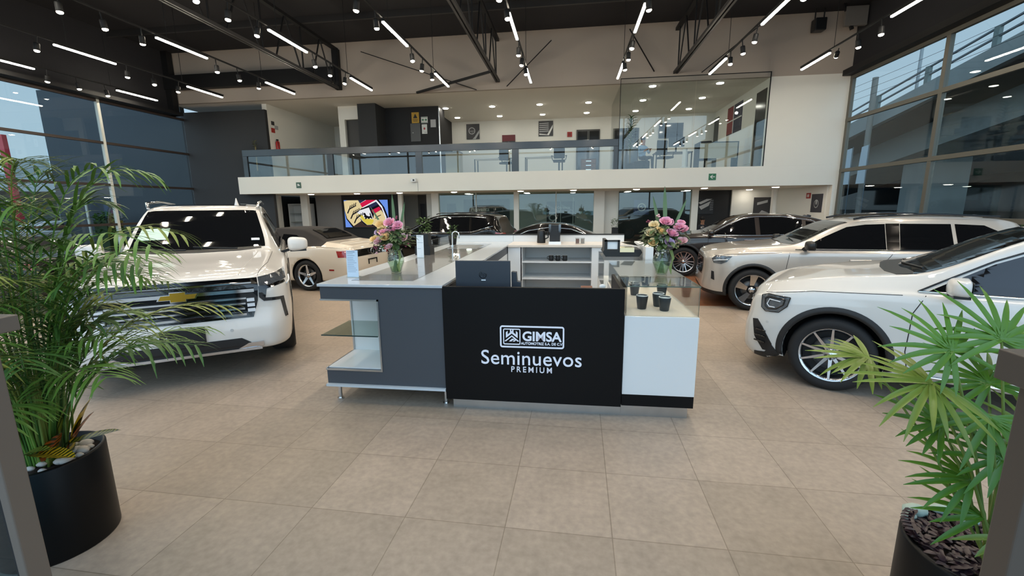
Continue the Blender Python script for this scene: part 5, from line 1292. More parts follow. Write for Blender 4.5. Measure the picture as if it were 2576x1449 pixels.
for k in range(7):
    a = 2.2 + k * .12; mb = MB(); p = Vector((QX + .2 * math.cos(a), QY + .2 * math.sin(a), .5)); mb.tube([p, p + Vector((-.03, .0, .06))], .003, 5)
    for j in range(5): blade(mb, p + Vector((-.03, 0, .06)) * (j / 4), Vector((math.cos(j * 2.4), math.sin(j * 2.4), .4)), .04, .010, .3, 3)
    mb.build('sprig', purp, pr_, recalc=False)
for x, y, r in ((1.50, 1.47, .045), (1.56, 1.84, .04), (1.45, 1.82, .05), (1.62, 1.78, .035), (1.40, 1.78, .03), (1.52, 1.42, .03)):
    pebble(pr_, x, y, .535, r, mat('pale_green_stone', rgb(180, 200, 190), .5, noise=.1))

# bouquets
def rose(root, c, r, m, tilt=(0, 0)):
    mb = MB(); c = Vector(c); rnd = random.Random(hash((round(c.x, 3), round(c.z, 3))) % 1000)
    mb.sphere(c + Vector((0, 0, -.15 * r)), r * .5, 8, 6)
    R_ = Euler((tilt[0], tilt[1], 0)).to_matrix()
    for ring_, (n, rr, h0, h1, op) in enumerate(((3, .32, -.2, .75, .05), (4, .5, -.35, .70, .18), (5, .72, -.5, .55, .38), (6, .95, -.6, .30, .6))):
        for k in range(n):
            a0 = 2 * PI * (k + .5 * ring_ + rnd.random() * .3) / n; da = 2 * PI / n * .68; P = []
            for i in range(5):
                t = i / 4
                for j in range(5):
                    a = a0 + (j / 4 - .5) * da * 2 * (.45 + .55 * math.sin(PI * min(.95, .2 + t * .7)))
                    q = rr * (.55 + .45 * t + op * t * t); z = h0 + (h1 - h0) * t - .12 * op * (abs(j - 2) / 2) ** 2
                    P.append(c + R_ @ Vector((q * math.cos(a), q * math.sin(a), z)) * r)
            mb.add(P, [(i * 5 + j, i * 5 + j + 1, i * 5 + j + 6, i * 5 + j + 5) for i in range(4) for j in range(4)], True)
    return mb.build('rose', m, root, recalc=False)
pink = mat('rose_pink', rgb(236, 168, 190), .6, noise=.1, nscale=60); pale = mat('rose_pale_pink', rgb(238, 190, 192), .6, noise=.1, nscale=60); peach = mat('rose_peach', rgb(246, 212, 150), .6, noise=.1, nscale=60)
cream_r = mat('rose_cream', rgb(238, 216, 168), .6, noise=.08, nscale=60); lil = mat('rose_lilac', rgb(210, 180, 210), .6, noise=.1, nscale=60); mar = mat('blossom_maroon', rgb(140, 60, 84), .6, noise=.3, nscale=60); wht = mat('blossom_white', rgb(222, 216, 206), .6, noise=.1, nscale=60)
bleaf = mat('bouquet_leaf', rgb(78, 98, 58), .5, noise=.35, nscale=20); bleaf2 = mat('eucalyptus_leaf', rgb(150, 164, 130), .55, noise=.2, nscale=20); stem_m = mat('flower_stem', rgb(96, 130, 58), .5)
vg = glass('vase_glass', (.90, .95, .91), .06)
def bouquet(name, label, x, y, z, roses, sm, blades, leaves_n, dx=0):
    o = thing(name, label, 'flowers', (x, y, z))
    MB().lathe([(0, .004), (.048, .004), (.05, 0), (.052, .012), (.062, .06), (.085, .12), (.083, .16), (.060, .21), (.055, .225), (.075, .25), (.073, .25), (.052, .225), (.057, .208), (.079, .16), (.081, .12), (.058, .06), (.045, .014), (0, .012)], (x, y, z), n=36).build('vase', vg, o)
    MB().lathe([(0, .014), (.043, .016), (.055, .062), (.077, .12), (.0, .121)], (x, y, z), n=28).build('water', glass('water', (.86, .93, .84), .03), o)
    for k in range(16):
        a = k * 2.4; rr = .035 * (.4 + .6 * (k % 3) / 2); mb = MB(); mb.tube([(x - rr * math.cos(a), y - rr * math.sin(a), z + .02), (x + rr * .3 * math.cos(a), y + rr * .3 * math.sin(a), z + .22), (x + rr * 2.2 * math.cos(a), y + rr * 2.2 * math.sin(a), z + .34)], .0032, 5)
        mb.build('stem', stem_m, o)
    for (u, v, d, r, m_) in roses:
        rose(o, (x + u, y + d, z + v), r, m_, (random.uniform(.35, .9), random.uniform(-.35, .35)))
    for (u, v, d, r, m_) in sm:
        mb = MB()
        for q in range(5): mb.sphere((x + u + random.uniform(-r, r), y + d + random.uniform(-r, r), z + v + random.uniform(-r, r)), r * .5, 7, 5, (1, 1, .8))
        mb.build('blossom', m_, o)
    for (u0, v0, u1, v1, w) in blades:
        mb = MB(); p0 = Vector((x + u0, y + .03, z + v0)); p1 = Vector((x + u1, y + .05, z + v1)); n_ = 6; P = []
        for i in range(n_ + 1):
            t = i / n_; p = p0.lerp(p1, t); ww = w * math.sin(PI * (.12 + .86 * t)) ** .7 if i < n_ else .001; P += [p + Vector((-ww, 0, 0)), p + Vector((0, .006, 0)), p + Vector((ww, 0, 0))]
        mb.add(P, [q for i in range(n_) for q in ((i * 3, i * 3 + 1, i * 3 + 4, i * 3 + 3), (i * 3 + 1, i * 3 + 2, i * 3 + 5, i * 3 + 4))], True); mb.build('sword_leaf', mat('sword_leaf', rgb(98, 124, 82), .45, noise=.15), o, recalc=False)
    for (m_, cnt, R_, nm) in ((bleaf, leaves_n, .2, 'foliage'), (bleaf2, leaves_n // 4, .15, 'pale_foliage')):
        mb = MB()
        for k in range(cnt):
            a = random.random() * 2 * PI; el = random.uniform(-.35, 1.1); rr = R_ * random.uniform(.35, 1.0)
            c_ = Vector((x + rr * math.cos(a) * math.cos(el), y + rr * math.sin(a) * math.cos(el), z + .33 + rr * .8 * math.sin(el)))
            dd = Vector((math.cos(a), math.sin(a), random.uniform(-.6, .6))); blade(mb, c_, dd, random.uniform(.05, .085), random.uniform(.014, .026), .3, 3)
        mb.build(nm, m_, o, recalc=False)
    mb = MB()
    for k in range(7): mb.tube([(x + .05 + .004 * k, y - .055, z + .24), (x + .072 + .003 * k, y - .08, z + .17), (x + .068 - .004 * k, y - .085, z + .02 + .01 * k)], .0035, 5)
    mb.build('trailing_tassel', mat('tassel_green', rgb(128, 142, 78), .6), o)
    return o
bouquet('flower_vase', 'glass vase of pink, peach and lilac roses on the left counter', -1.765, 4.24, ZT + .003,
    [(-.11, .50, -.06, .036, peach), (-.085, .45, -.10, .036, peach), (-.02, .52, -.06, .040, pink), (.035, .46, -.10, .034, pink), (.075, .49, -.08, .034, pink), (-.045, .42, -.13, .040, pink), (-.02, .385, -.16, .040, peach), (-.155, .36, -.12, .034, peach), (-.11, .34, -.15, .030, pale), (.13, .37, -.10, .032, pale), (.015, .29, -.18, .026, pale), (-.14, .42, -.06, .028, lil)],
    [(-.055, .275, -.18, .02, wht), (-.035, .26, -.18, .02, wht), (-.145, .27, -.13, .02, mar), (-.13, .23, -.13, .016, pale), (.16, .30, -.08, .02, mar), (.05, .56, -.02, .018, mar), (.17, .40, -.04, .016, pale)],
    [(.0, .40, -.02, .80, .017), (.05, .42, .11, .72, .014), (-.1, .42, -.26, .68, .012)], 230)
bouquet('flower_vase', 'glass vase of pink, cream and orange roses on the glass display case', .865, 4.2, 1.1545,
    [(-.10, .47, -.06, .032, cream_r), (-.135, .405, -.10, .034, cream_r), (.0, .50, -.06, .038, pink), (.03, .50, -.03, .034, pink), (-.04, .42, -.13, .038, peach), (.045, .40, -.15, .038, pink), (.12, .45, -.08, .036, pink), (.155, .43, -.05, .036, pink), (.135, .33, -.12, .036, pale), (.02, .32, -.17, .032, lil), (-.115, .32, -.14, .030, peach), (.145, .49, -.03, .026, pink)],
    [(-.08, .33, -.14, .02, mar), (-.07, .29, -.15, .016, wht), (.09, .30, -.14, .02, cream_r), (-.15, .50, -.02, .018, mar), (-.06, .56, -.0, .02, pale), (-.03, .24, -.17, .018, wht), (-.075, .22, -.15, .018, wht), (.06, .50, -.04, .014, mar), (-.03, .37, -.12, .018, pale)],
    [(-.03, .42, -.10, .73, .016), (.02, .42, .0, .82, .019), (.08, .40, .20, .70, .016)], 260)

# ================================================================== SIGNS, SCREENS, PICTURES
def panel(name, label, cat, x0, x1, z0, z1, y, m, d=.02, group=None, marks=(), parts=()):
    o = thing(name, label, cat, ((x0 + x1) / 2, y, (z0 + z1) / 2), group=group)
    MB().box(x0, x1, y - d, y, z0, z1).build('board', m, o)
    for nm, m2, polys in marks:
        mb = MB()
        for P in polys: mb.prism([(x0 + (x1 - x0) * a, z1 - (z1 - z0) * b) for a, b in P], y - d - .003, y - d)
        mb.build(nm, m2, o)
    return o
w_p = mat('print_white', rgb(222, 222, 218), .5); k_p = mat('print_black', rgb(26, 26, 28), .5); g_p = mat('print_grey', rgb(120, 120, 122), .5); lg_p = mat('print_light_grey', rgb(178, 178, 178), .5); dg_p = mat('print_dark_grey', rgb(60, 58, 60), .5)
grn = mat('sign_green', rgb(40, 110, 74), .5)
def circ(cx, cy, r, asp=1.0, n=20, r2=None):
    if r2 is None: return [[(cx + r * math.cos(2 * PI * k / n), cy + r * asp * math.sin(2 * PI * k / n)) for k in range(n)]]
    return [[(cx + r * math.cos(2 * PI * k / n), cy + r * asp * math.sin(2 * PI * k / n)), (cx + r * math.cos(2 * PI * (k + 1) / n), cy + r * asp * math.sin(2 * PI * (k + 1) / n)), (cx + r2 * math.cos(2 * PI * (k + 1) / n), cy + r2 * asp * math.sin(2 * PI * (k + 1) / n)), (cx + r2 * math.cos(2 * PI * k / n), cy + r2 * asp * math.sin(2 * PI * k / n))] for k in range(n)]
arrow_l = [[(.18, .5), (.5, .2), (.5, .38), (.5, .8)], [(.4, .42), (.85, .42), (.85, .58), (.4, .58)]]
panel('exit_sign', 'green sign with white left arrow on the right part of the mezzanine edge', 'sign', 4.83, 5.07, 2.66, 2.88, 16.5, grn, marks=(('arrow', w_p, [[(.15, .5), (.48, .2), (.60, .2), (.36, .44), (.85, .44), (.85, .56), (.36, .56), (.60, .8), (.48, .8)]]),))
panel('safety_sign', 'small grey-green sign on the left part of the mezzanine edge', 'sign', -10.82, -10.62, 2.635, 2.855, 16.5, mat('sign_green_grey', rgb(70, 98, 84), .5), marks=(('pictogram', w_p, [[(.25, .3), (.5, .25), (.78, .55), (.78, .65), (.5, .6), (.3, .7)]]),))
ca = thing('security_camera', 'small white security camera on the white mezzanine edge', 'camera', (-5.9, 16.4, 2.84))
MB().box(-6.02, -5.83, 16.33, 16.5, 2.78, 2.91).build('housing', M['white_gloss'], ca, .01); MB().cyl((-5.90, 16.33, 2.845), (-5.90, 16.31, 2.845), .035).build('lens', M['black_plastic'], ca); MB().cyl((-5.80, 16.49, 2.44), (-5.80, 16.49, 2.8), .008, 6).build('cable', lg_p, ca)
panel('warning_sign', 'yellow electrical warning sign above the grey fuse box upstairs', 'sign', -6.67, -6.35, 5.33, 5.76, 18.63, mat('sign_yellow', rgb(190, 148, 38), .5), marks=(('pictogram', k_p, [[(.5, .12), (.8, .55), (.2, .55)], [(.15, .65), (.85, .65), (.85, .70), (.15, .70)], [(.2, .78), (.8, .78), (.8, .83), (.2, .83)]]), ('bolt', MATS['sign_yellow'], [[(.53, .22), (.43, .42), (.50, .42), (.46, .52), (.58, .36), (.50, .36)]])))
panel('fuse_box', 'flat grey fuse box on the black wall upstairs', 'fuse box', -6.73, -6.30, 4.58, 5.31, 18.63, mat('fuse_grey', rgb(84, 84, 84), .5), .06, marks=(('lock', w_p, [[(.2, .5), (.28, .5), (.28, .53), (.2, .53)]]),))
panel('exit_sign', 'white and green exit sign with two arrows on the black wall upstairs', 'sign', -6.26, -5.98, 5.32, 5.57, 18.63, w_p, marks=(('arrows', grn, [[(.08, .5), (.3, .25), (.3, .42), (.44, .42), (.44, .58), (.3, .58), (.3, .75)], [(.92, .5), (.7, .25), (.7, .42), (.56, .42), (.56, .58), (.7, .58), (.7, .75)], [(.04, .06), (.96, .06), (.96, .12), (.04, .12)], [(.04, .88), (.96, .88), (.96, .94), (.04, .94)]]),))
panel('notice', 'white paper notice with a red emblem beside the fuse box', 'notice', -6.25, -6.02, 4.89, 5.27, 18.63, w_p, .01, marks=(('emblem', mat('print_red', rgb(170, 60, 60), .5), circ(.5, .45, .18, .7)), ('print', g_p, [[(.45, .82), (.9, .82), (.9, .86), (.45, .86)]])))
panel('notice', 'blank pale notice nearest the edge of the black wall', 'notice', -5.86, -5.63, 5.14, 5.45, 18.63, lg_p, .01)
panel('picture', 'grey poster of a steering wheel, leftmost on the upstairs back wall', 'poster', -5.15, -4.49, 5.14, 5.86, 22.18, dg_p, marks=(('wheel', lg_p, circ(.42, .45, .26, .9, 20, .2)), ('spoke', g_p, [[(.2, .44), (.64, .42), (.64, .5), (.2, .52)], [(.4, .45), (.46, .45), (.5, .7), (.44, .7)]]), ('panel_line', lg_p, [[(.45, 1), (.62, .85), (.98, .4), (.98, .6), (.7, 1)]])))
panel('picture', 'grey poster of a car grille, right of the upstairs back wall centre', 'poster', -1.56, -.86, 5.18, 5.88, 22.18, dg_p, marks=(('grille', lg_p, [[(.05, .15 + .13 * k), (.7, .12 + .13 * k), (.7, .17 + .13 * k), (.05, .20 + .13 * k)] for k in range(5)]), ('bumper', w_p, [[(.6, .9), (.98, .25), (.98, .45), (.72, .95), (.05, .9), (.05, .82)]])))
panel('picture', 'red and dark poster low on the upstairs back wall, behind the balustrade', 'poster', -3.36, -2.71, 4.62, 5.29, 22.18, mat('poster_red', rgb(104, 30, 36), .5), marks=(('lower_half', dg_p, [[(0, .45), (1, .42), (1, 1), (0, 1)]]), ('emblem', lg_p, circ(.5, .6, .12, 1.0))))
panel('fire_sign', 'red fire equipment sign on the upstairs back wall left of the doors', 'sign', -.17, .06, 5.11, 5.34, 22.18, mat('sign_red', rgb(168, 52, 42), .5), marks=(('pictogram', mat('sign_red_dark', rgb(90, 20, 18), .5), [[(.3, .2), (.42, .2), (.42, .8), (.3, .8)], [(.58, .2), (.7, .2), (.7, .8), (.58, .8)]]),))
ot = panel('television', 'black wall television inside the upstairs glass office', 'television', 4.1, 5.2, 4.91, 5.58, 22.18, M['black_plastic'], .05)
MB().box(4.13, 5.17, 22.124, 22.13, 4.94, 5.55).build('screen', GLOSSBLACK, ot)
blue = mat('poster_blue', rgb(40, 48, 92), .5)
panel('picture', 'dark blue poster with a round emblem, on the black wall behind the right vase', 'poster', 2.86, 3.53, 1.40, 2.06, 20.49, blue, marks=(('emblem', lg_p, circ(.52, .5, .27, 1.0, 24, .2)), ('emblem_core', lg_p, [[(.52, .5), (.52, .36), (.38, .5)], [(.52, .5), (.52, .64), (.66, .5)]])))
panel('picture', 'dark poster of a silver headlamp, right of the white column on the black wall', 'poster', 5.60, 6.28, 1.41, 2.06, 20.49, k_p, marks=(('headlamp', lg_p, [[(.05, .25), (.55, .0), (.9, .0), (.2, .35)], [(.1, .5), (.8, .15), (.7, .45), (.25, .72)]]), ('fins', g_p, [[(.78, .1 + .12 * k), (.98, .08 + .12 * k), (.98, .12 + .12 * k), (.78, .15 + .12 * k)] for k in range(6)])))
# wall at far right under the slab, facing left
def side_panel(name, label, cat, x, y0, y1, z0, z1, m, s=-1):
    o = thing(name, label, cat, (x, (y0 + y1) / 2, (z0 + z1) / 2)); MB().box(min(x, x + s * .02), max(x, x + s * .02), y0, y1, z0, z1).build('board', m, o); return o
struct(MB().box(8.86, 8.88, 16.75, 20.4, 0, 2.43), 'wall_right', M['white_wall'])
o = side_panel('picture', 'dark poster with a white silhouette on the far right wall under the mezzanine', 'poster', 8.86, 16.95, 17.65, 1.5, 2.15, mat('poster_charcoal', rgb(50, 50, 60), .5))
MB().lathe([(.12, 0), (.15, 0), (.15, -.003), (.12, -.003)], (8.838, 17.3, 1.8), 'x', 20).sphere((8.838, 17.3, 1.85), .07, sc=(.05, .8, 1.2)).build('silhouette', lg_p, o)
o = side_panel('fire_sign', 'red fire sign on the far right wall under the mezzanine', 'sign', 8.86, 17.76, 18.04, 2.0, 2.2, MATS['sign_red']); MB().box(8.836, 8.84, 17.84, 17.9, 2.05, 2.15).box(8.836, 8.84, 17.93, 17.97, 2.05, 2.15).build('pictogram', w_p, o)
o = side_panel('picture', 'four-part red and blue poster on the right wall of the upstairs office', 'poster', 6.6, 18.85, 20.45, 4.68, 5.78, mat('poster_navy', rgb(44, 44, 64), .5))
MB().box(6.572, 6.58, 19.75, 20.43, 4.7, 5.76).build('red_quarter', mat('poster_red2', rgb(128, 42, 44), .5), o); MB().box(6.568, 6.58, 19.70, 19.75, 4.68, 5.78).box(6.568, 6.58, 18.85, 20.45, 5.18, 5.23).build('white_cross', w_p, o)
o = side_panel('whiteboard', 'white board low on the right wall of the upstairs office', 'board', 6.6, 17.7, 18.3, 3.3, 4.25, w_p)
for n, (y0, y1, z0, z1, m_, lb) in enumerate(((17.24, 17.41, 5.21, 5.36, dg_p, 'small dark green sign, topmost on the upper hall wall at left'), (17.2, 17.41, 4.91, 5.09, MATS['sign_red'], 'red sign on the upper hall wall above the fire extinguisher'), (17.43, 17.63, 5.07, 5.22, lg_p, 'small pale sign on the upper hall wall, right of the red one'))):
    side_panel('safety_sign', lb, 'sign', -12.15, y0, y1, z0, z1, m_, 1)
fe = thing('fire_extinguisher', 'red fire extinguisher on the upper hall wall behind the balustrade', 'fire extinguisher', (-12.05, 17.38, 4.2))
MB().lathe([(0, 0), (.07, 0), (.075, .03), (.075, .34), (.03, .40), (0, .41)], (-12.05, 17.38, 4.2), n=16).build('cylinder', M['red'], fe); MB().box(-12.07, -12.03, 17.33, 17.43, 4.6, 4.66).build('handle', M['black_plastic'], fe); MB().tube([(-12.05, 17.33, 4.62), (-11.98, 17.3, 4.5), (-11.99, 17.31, 4.3)], .012, 6).build('hose', M['black_rubber'], fe)

# big screen with the crest
tv = thing('television', 'large lit wall screen showing a gold, red and black crest on blue', 'television', (-9.37, 19.45, 1.55))
tx0, tx1, tz0, tz1 = -10.43, -8.30, .95, 2.19
def es(n_, c_, s_=.95): return emis('screen_' + n_, (lin(c_[0]), lin(c_[1]), lin(c_[2])), s_)
MB().box(tx0 - .02, tx1 + .02, 19.40, 19.49, tz0 - .02, tz1 + .02).build('frame', M['black_plastic'], tv, .004)
MB().box(tx0, tx1, 19.395, 19.40, tz0, tz1).build('screen', es('blue', (110, 150, 235)), tv)
def crest(nm, m_, polys, lay):
    mb = MB()
    for P in polys:
        Q = [(tx0 + (tx1 - tx0) * max(0, min(1, (x - 1130) / 598)), tz1 - (tz1 - tz0) * max(0, min(1, (y - 190) / 370))) for x, y in P]; mb.prism(Q, 19.395 - .002 * (lay + 1), 19.395 - .002 * lay)
    mb.build(nm, m_, tv)
crest('crest_outline', es('black', (22, 22, 30), .9), [[(1125, 205), (1180, 190), (1610, 190), (1680, 290), (1722, 420), (1728, 560), (1225, 560), (1150, 450), (1128, 330)]], 0)
crest('crest_field', es('gold', (232, 212, 160), .9), [[(1128, 205), (1180, 192), (1330, 192), (1385, 290), (1305, 345), (1352, 475), (1242, 545), (1160, 440), (1134, 330)], [(1535, 378), (1632, 325), (1668, 380), (1692, 470), (1690, 556), (1560, 556), (1500, 520)]], 1)
crest('crest_lower', es('brown', (64, 50, 48), .9), [[(1242, 548), (1352, 480), (1400, 530), (1500, 535), (1560, 560), (1250, 560)]], 1)
crest('crest_band', es('white', (236, 236, 240), .95), [[(1350, 235), (1430, 190), (1580, 190), (1650, 275), (1700, 420), (1706, 560), (1690, 560), (1684, 430), (1640, 300), (1575, 215), (1380, 300)]], 2)
crest('crest_red', es('red', (216, 30, 76), .9), [[(1352, 236), (1440, 190), (1572, 190), (1376, 290)], [(1503, 330), (1612, 280), (1632, 320), (1530, 378)]], 3)
crest('crest_navy', es('navy', (44, 50, 80), .9), [[(1328, 192), (1425, 192), (1350, 232)], [(1464, 262), (1572, 214), (1604, 252), (1486, 306)]], 3)
crest('crest_shield', es('white', (236, 236, 240)), [[(1300, 342), (1470, 290), (1500, 380), (1528, 470), (1494, 528), (1430, 530), (1372, 478), (1330, 420)]], 4)
crest('crest_shield_lower', es('yellow', (226, 206, 84), .9), [[(1312, 372), (1380, 400), (1400, 440), (1520, 450), (1526, 474), (1494, 526), (1430, 528), (1374, 476)]], 5)
crest('crest_horse', es('black', (22, 22, 30)), [[(1398, 362), (1416, 368), (1430, 400), (1462, 412), (1480, 408), (1474, 372), (1484, 362), (1496, 400), (1510, 440), (1500, 446), (1480, 430), (1470, 446), (1452, 448), (1440, 432), (1420, 452), (1404, 448), (1412, 430), (1396, 420), (1402, 396), (1384, 384)]], 6)
ant = []
for bx, by, L in ((1165, 365, 130), (1205, 440, 120), (1250, 500, 90)):
    ant.append([(bx, by), (bx + 30, by - 60), (bx + L, by - 105), (bx + L + 6, by - 96), (bx + 42, by - 48), (bx + 14, by + 8)])
    for j in range(4): ant.append([(bx + 36 + j * 26, by - 66 - j * 12), (bx + 52 + j * 26, by - 108 - j * 12), (bx + 60 + j * 26, by - 104 - j * 12), (bx + 48 + j * 26, by - 62 - j * 12)])
for bx, by in ((1548, 440), (1578, 520)):
    ant.append([(bx, by), (bx + 30, by - 30), (bx + 80, by - 50), (bx + 84, by - 42), (bx + 36, by - 20), (bx + 8, by + 6)])
crest('crest_antlers', es('black', (22, 22, 30)), ant, 7)

# lower glazed offices: panels and lettering
panel('office_sign', 'dark panel lettered Posventa inside the lower glazed office', 'sign', -5.26, -2.95, .6, 2.2, 21.6, mat('panel_charcoal', rgb(44, 46, 48), .5))
text_mesh('Posventa', .26, 'lettering', w_p, bpy.data.objects['office_sign'], (-4.43, 21.575, 1.62), ext=.002, offset=.003)
gp = panel('office_sign', 'four-part car poster lettered Gerencia de ventas inside the second glazed office', 'sign', -1.12, .23, 1.0, 2.04, 21.6, k_p, marks=(('wheel_detail', lg_p, circ(.22, .74, .15, 1.1, 20, .10)), ('car_line', g_p, [[(0, .1), (.4, .4), (.42, .45), (0, .2)], [(.5, .1), (.95, .4), (.98, .5), (.5, .2)], [(.55, .7), (.95, .6), (.95, .66), (.55, .78)]]), ('cross', w_p, [[(.49, 0), (.51, 0), (.51, 1), (.49, 1)], [(0, .5), (1, .5), (1, .52), (0, .52)]])))
text_mesh('Gerencia\nde ventas', .17, 'lettering', w_p, gp, (-.30, 21.57, 1.70), ext=.002, offset=.002)
panel('picture', 'small dark poster left of the Posventa panel', 'poster', -6.12, -5.65, 1.2, 2.0, 21.6, k_p)
struct(MB().box(-6.4, 2.0, 21.6, 21.7, 0, 2.43), 'wall_partition', mat('office_back_grey', rgb(150, 152, 146), .7))
fl_ = thing('floor_lamp', 'tall thin white floor lamp inside the second glazed office', 'lamp', (.15, 20.4, 0))
MB().cyl((.15, 20.4, 0), (.15, 20.4, .02), .14, 20).build('base', M['white_gloss'], fl_); MB().cyl((.15, 20.4, .02), (.15, 20.4, 2.2), .014, 8).build('pole', M['white_gloss'], fl_)
panel('picture', 'dark narrow poster on the white wall by the far column', 'poster', -7.3, -7.05, .9, 2.0, 20.98, k_p)
panel('picture', 'black and white poster right of the thin white column, far right', 'poster', 7.9, 8.6, 1.0, 2.1, 20.38, dg_p, marks=(('car_detail', lg_p, [[(.1, .8), (.5, .5), (.9, .6), (.9, .75), (.3, .95)], [(.2, .2), (.8, .1), (.8, .2), (.2, .3)]]),))
for a, b, n in ((1.80, 18.0, 'small green plant in a tall black pot behind the back counter, before the black wall'),):
    t = thing('potted_plant', n, 'potted plant', (a, b, 0)); MB().box(a - .11, a + .11, b - .11, b + .11, 0, .95).build('pot', M['black_matte'], t); leafy(t, (a, b, .95), .14, .35, 90, lf, lw=.012, ll=.12)
t = thing('potted_plant', 'small sprout on the mezzanine behind the left end of the balustrade', 'potted plant', (-12.6, 16.72, 3.1)); MB().lathe([(0, 0), (.09, 0), (.1, .25), (0, .24)], (-12.6, 16.72, 3.1), n=14).build('pot', M['black_matte'], t); MB().cyl((-12.6, 16.72, 3.34), (-12.58, 16.72, 4.3), .025, 8).build('stem', mat('bark', rgb(130, 116, 80), .8), t); leafy(t, (-12.58, 16.72, 4.2), .06, .3, 40, mat('olive_leaf', rgb(120, 124, 62), .5, noise=.2), lw=.014, ll=.11)
t = thing('potted_plant', 'tall leafy dracaena inside the upstairs glass office', 'potted plant', (2.42, 19.0, 3.1)); MB().lathe([(0, 0), (.16, 0), (.2, .4), (0, .38)], (2.42, 19.0, 3.1), n=16).build('pot', M['black_matte'], t)
MB().cyl((2.42, 19.0, 3.45), (2.42, 19.0, 5.2), .03, 8).build('stem', MATS['bark'], t)
mb = MB()
for k in range(90):
    a = k * 2.4; z = 4.0 + 1.35 * (k / 90); blade(mb, Vector((2.42, 19.0, z)), Vector((math.cos(a), math.sin(a), .9)), .42 - .14 * k / 90, .028, .7, 4)
mb.build('leaves', green2, t, recalc=False)

# ---- upstairs office furniture
wht_d = M['white_lam']; blk_c = mat('chair_black', rgb(20, 20, 22), .6); beige_p = mat('partition_beige', rgb(176, 168, 148), .6)
def desk(x, y, z, w, d, label, col=None):
    t = thing('office_desk', label, 'desk', (x, y, z)); MB().box(x - w / 2, x + w / 2, y - d / 2, y + d / 2, z + .72, z + .75).build('desktop', col or wht_d, t)
    for sx_, sy_ in ((-1, -1), (1, -1), (-1, 1), (1, 1)): MB().box(x + sx_ * (w / 2 - .04) - .02, x + sx_ * (w / 2 - .04) + .02, y + sy_ * (d / 2 - .04) - .02, y + sy_ * (d / 2 - .04) + .02, z, z + .72).build('leg', M['grey_steel'], t)
    return t
def office_chair(x, y, z, label, rz=0.0):
    t = thing('office_chair', label, 'chair', (x, y, z), rz if rz else .001, group='upstairs office chairs')
    MB().box(-.24, .24, -.24, .24, .44, .52).build('seat', blk_c, t, .03); MB().box(-.22, .22, .22, .28, .60, 1.15).build('backrest', blk_c, t, .03); MB().cyl((0, 0, .1), (0, 0, .44), .03, 8).build('column', M['grey_steel'], t)
    b = MB()
    for k in range(5): a = 2 * PI * k / 5; b.bar((0, 0, .09), (.28 * math.cos(a), .28 * math.sin(a), .05), .04)
    b.build('base', M['black_plastic'], t)
    for sd in (-1, 1): MB().tube([(sd * .25, -.1, .5), (sd * .30, -.1, .68), (sd * .30, .15, .70), (sd * .24, .24, .7)], .018, 6).build('armrest', M['black_plastic'], t)
    return t
desk(-1.1, 19.0, 3.1, 1.6, .7, 'white desk with papers behind the middle of the balustrade'); desk(-3.3, 19.2, 3.1, 1.6, .7, 'white desk behind the balustrade, below the red poster'); desk(4.0, 18.6, 3.1, 1.4, .7, 'desk with a monitor in the upstairs glass office', M['black_plastic'])
office_chair(-.45, 18.0, 3.1, 'black office chair with its back to the balustrade, left of the wooden drawers'); office_chair(-2.6, 18.3, 3.1, 'black office chair left of the middle desk', .6); office_chair(3.55, 17.7, 3.1, 'black office chair in the glass office before the monitor', .3)
mo2 = thing('monitor', 'black monitor on the desk in the upstairs glass office', 'monitor', (4.1, 18.5, 3.85)); MB().box(3.8, 4.4, 18.4, 18.43, 4.05, 4.42).build('screen', M['black_plastic'], mo2); MB().cyl((4.1, 18.45, 3.85), (4.1, 18.45, 4.1), .03).build('stand', M['black_plastic'], mo2)
dr_ = thing('drawer_unit', 'brown wooden drawer unit upstairs beside the last balustrade post', 'drawers', (.7, 18.0, 3.1)); MB().box(.4, 1.0, 17.8, 18.2, 3.1, 3.62).build('body', mat('wood_brown', rgb(88, 60, 44), .5), dr_)
for k in range(3): f_ = MB().box(.43, .97, 17.785, 17.8, 3.13 + .16 * k, 3.27 + .16 * k).build('drawer', mat('wood_brown_light', rgb(122, 84, 60), .5), dr_); MB().box(.6, .8, 17.775, 17.785, 3.2 + .16 * k, 3.22 + .16 * k).build('handle', M['chrome'], f_)
ct = thing('glass_partition_desk', 'desk screened by beige panels and glass at the right of the upstairs office', 'desk', (5.4, 17.7, 3.1)); MB().box(4.7, 6.1, 17.5, 17.53, 3.5, 4.05).build('screen_panel', beige_p, ct); MB().box(4.7, 6.1, 17.55, 18.1, 3.82, 3.85).build('desktop', wht_d, ct); MB().box(4.7, 4.74, 17.5, 18.1, 3.1, 4.08).box(6.06, 6.1, 17.5, 18.1, 3.1, 4.08).build('frame', M['black_steel'], ct); MB().box(4.7, 6.1, 17.49, 17.52, 4.05, 4.08).build('top_edge', M['black_steel'], ct)
office_chair(5.3, 18.75, 3.1, 'black office chair behind the beige desk screen upstairs', 2.8)
wp = thing('pedestal', 'white slim pedestal just inside the glass office front', 'pedestal', (4.15, 17.2, 3.1)); MB().lathe([(0, 0), (.16, 0), (.16, .05), (.09, .09), (.085, .72), (0, .72)], (4.15, 17.2, 3.1), n=4, smooth=False).build('post', w_p, wp)
bc2 = thing('filing_cabinet', 'beige cabinet upstairs just right of the third balustrade post', 'cabinet', (-4.6, 17.6, 3.1)); MB().box(-4.92, -4.35, 17.4, 17.9, 3.1, 3.95).build('body', beige_p, bc2); MB().box(-4.93, -4.34, 17.39, 17.91, 3.95, 3.98).build('top', M['black_steel'], bc2)

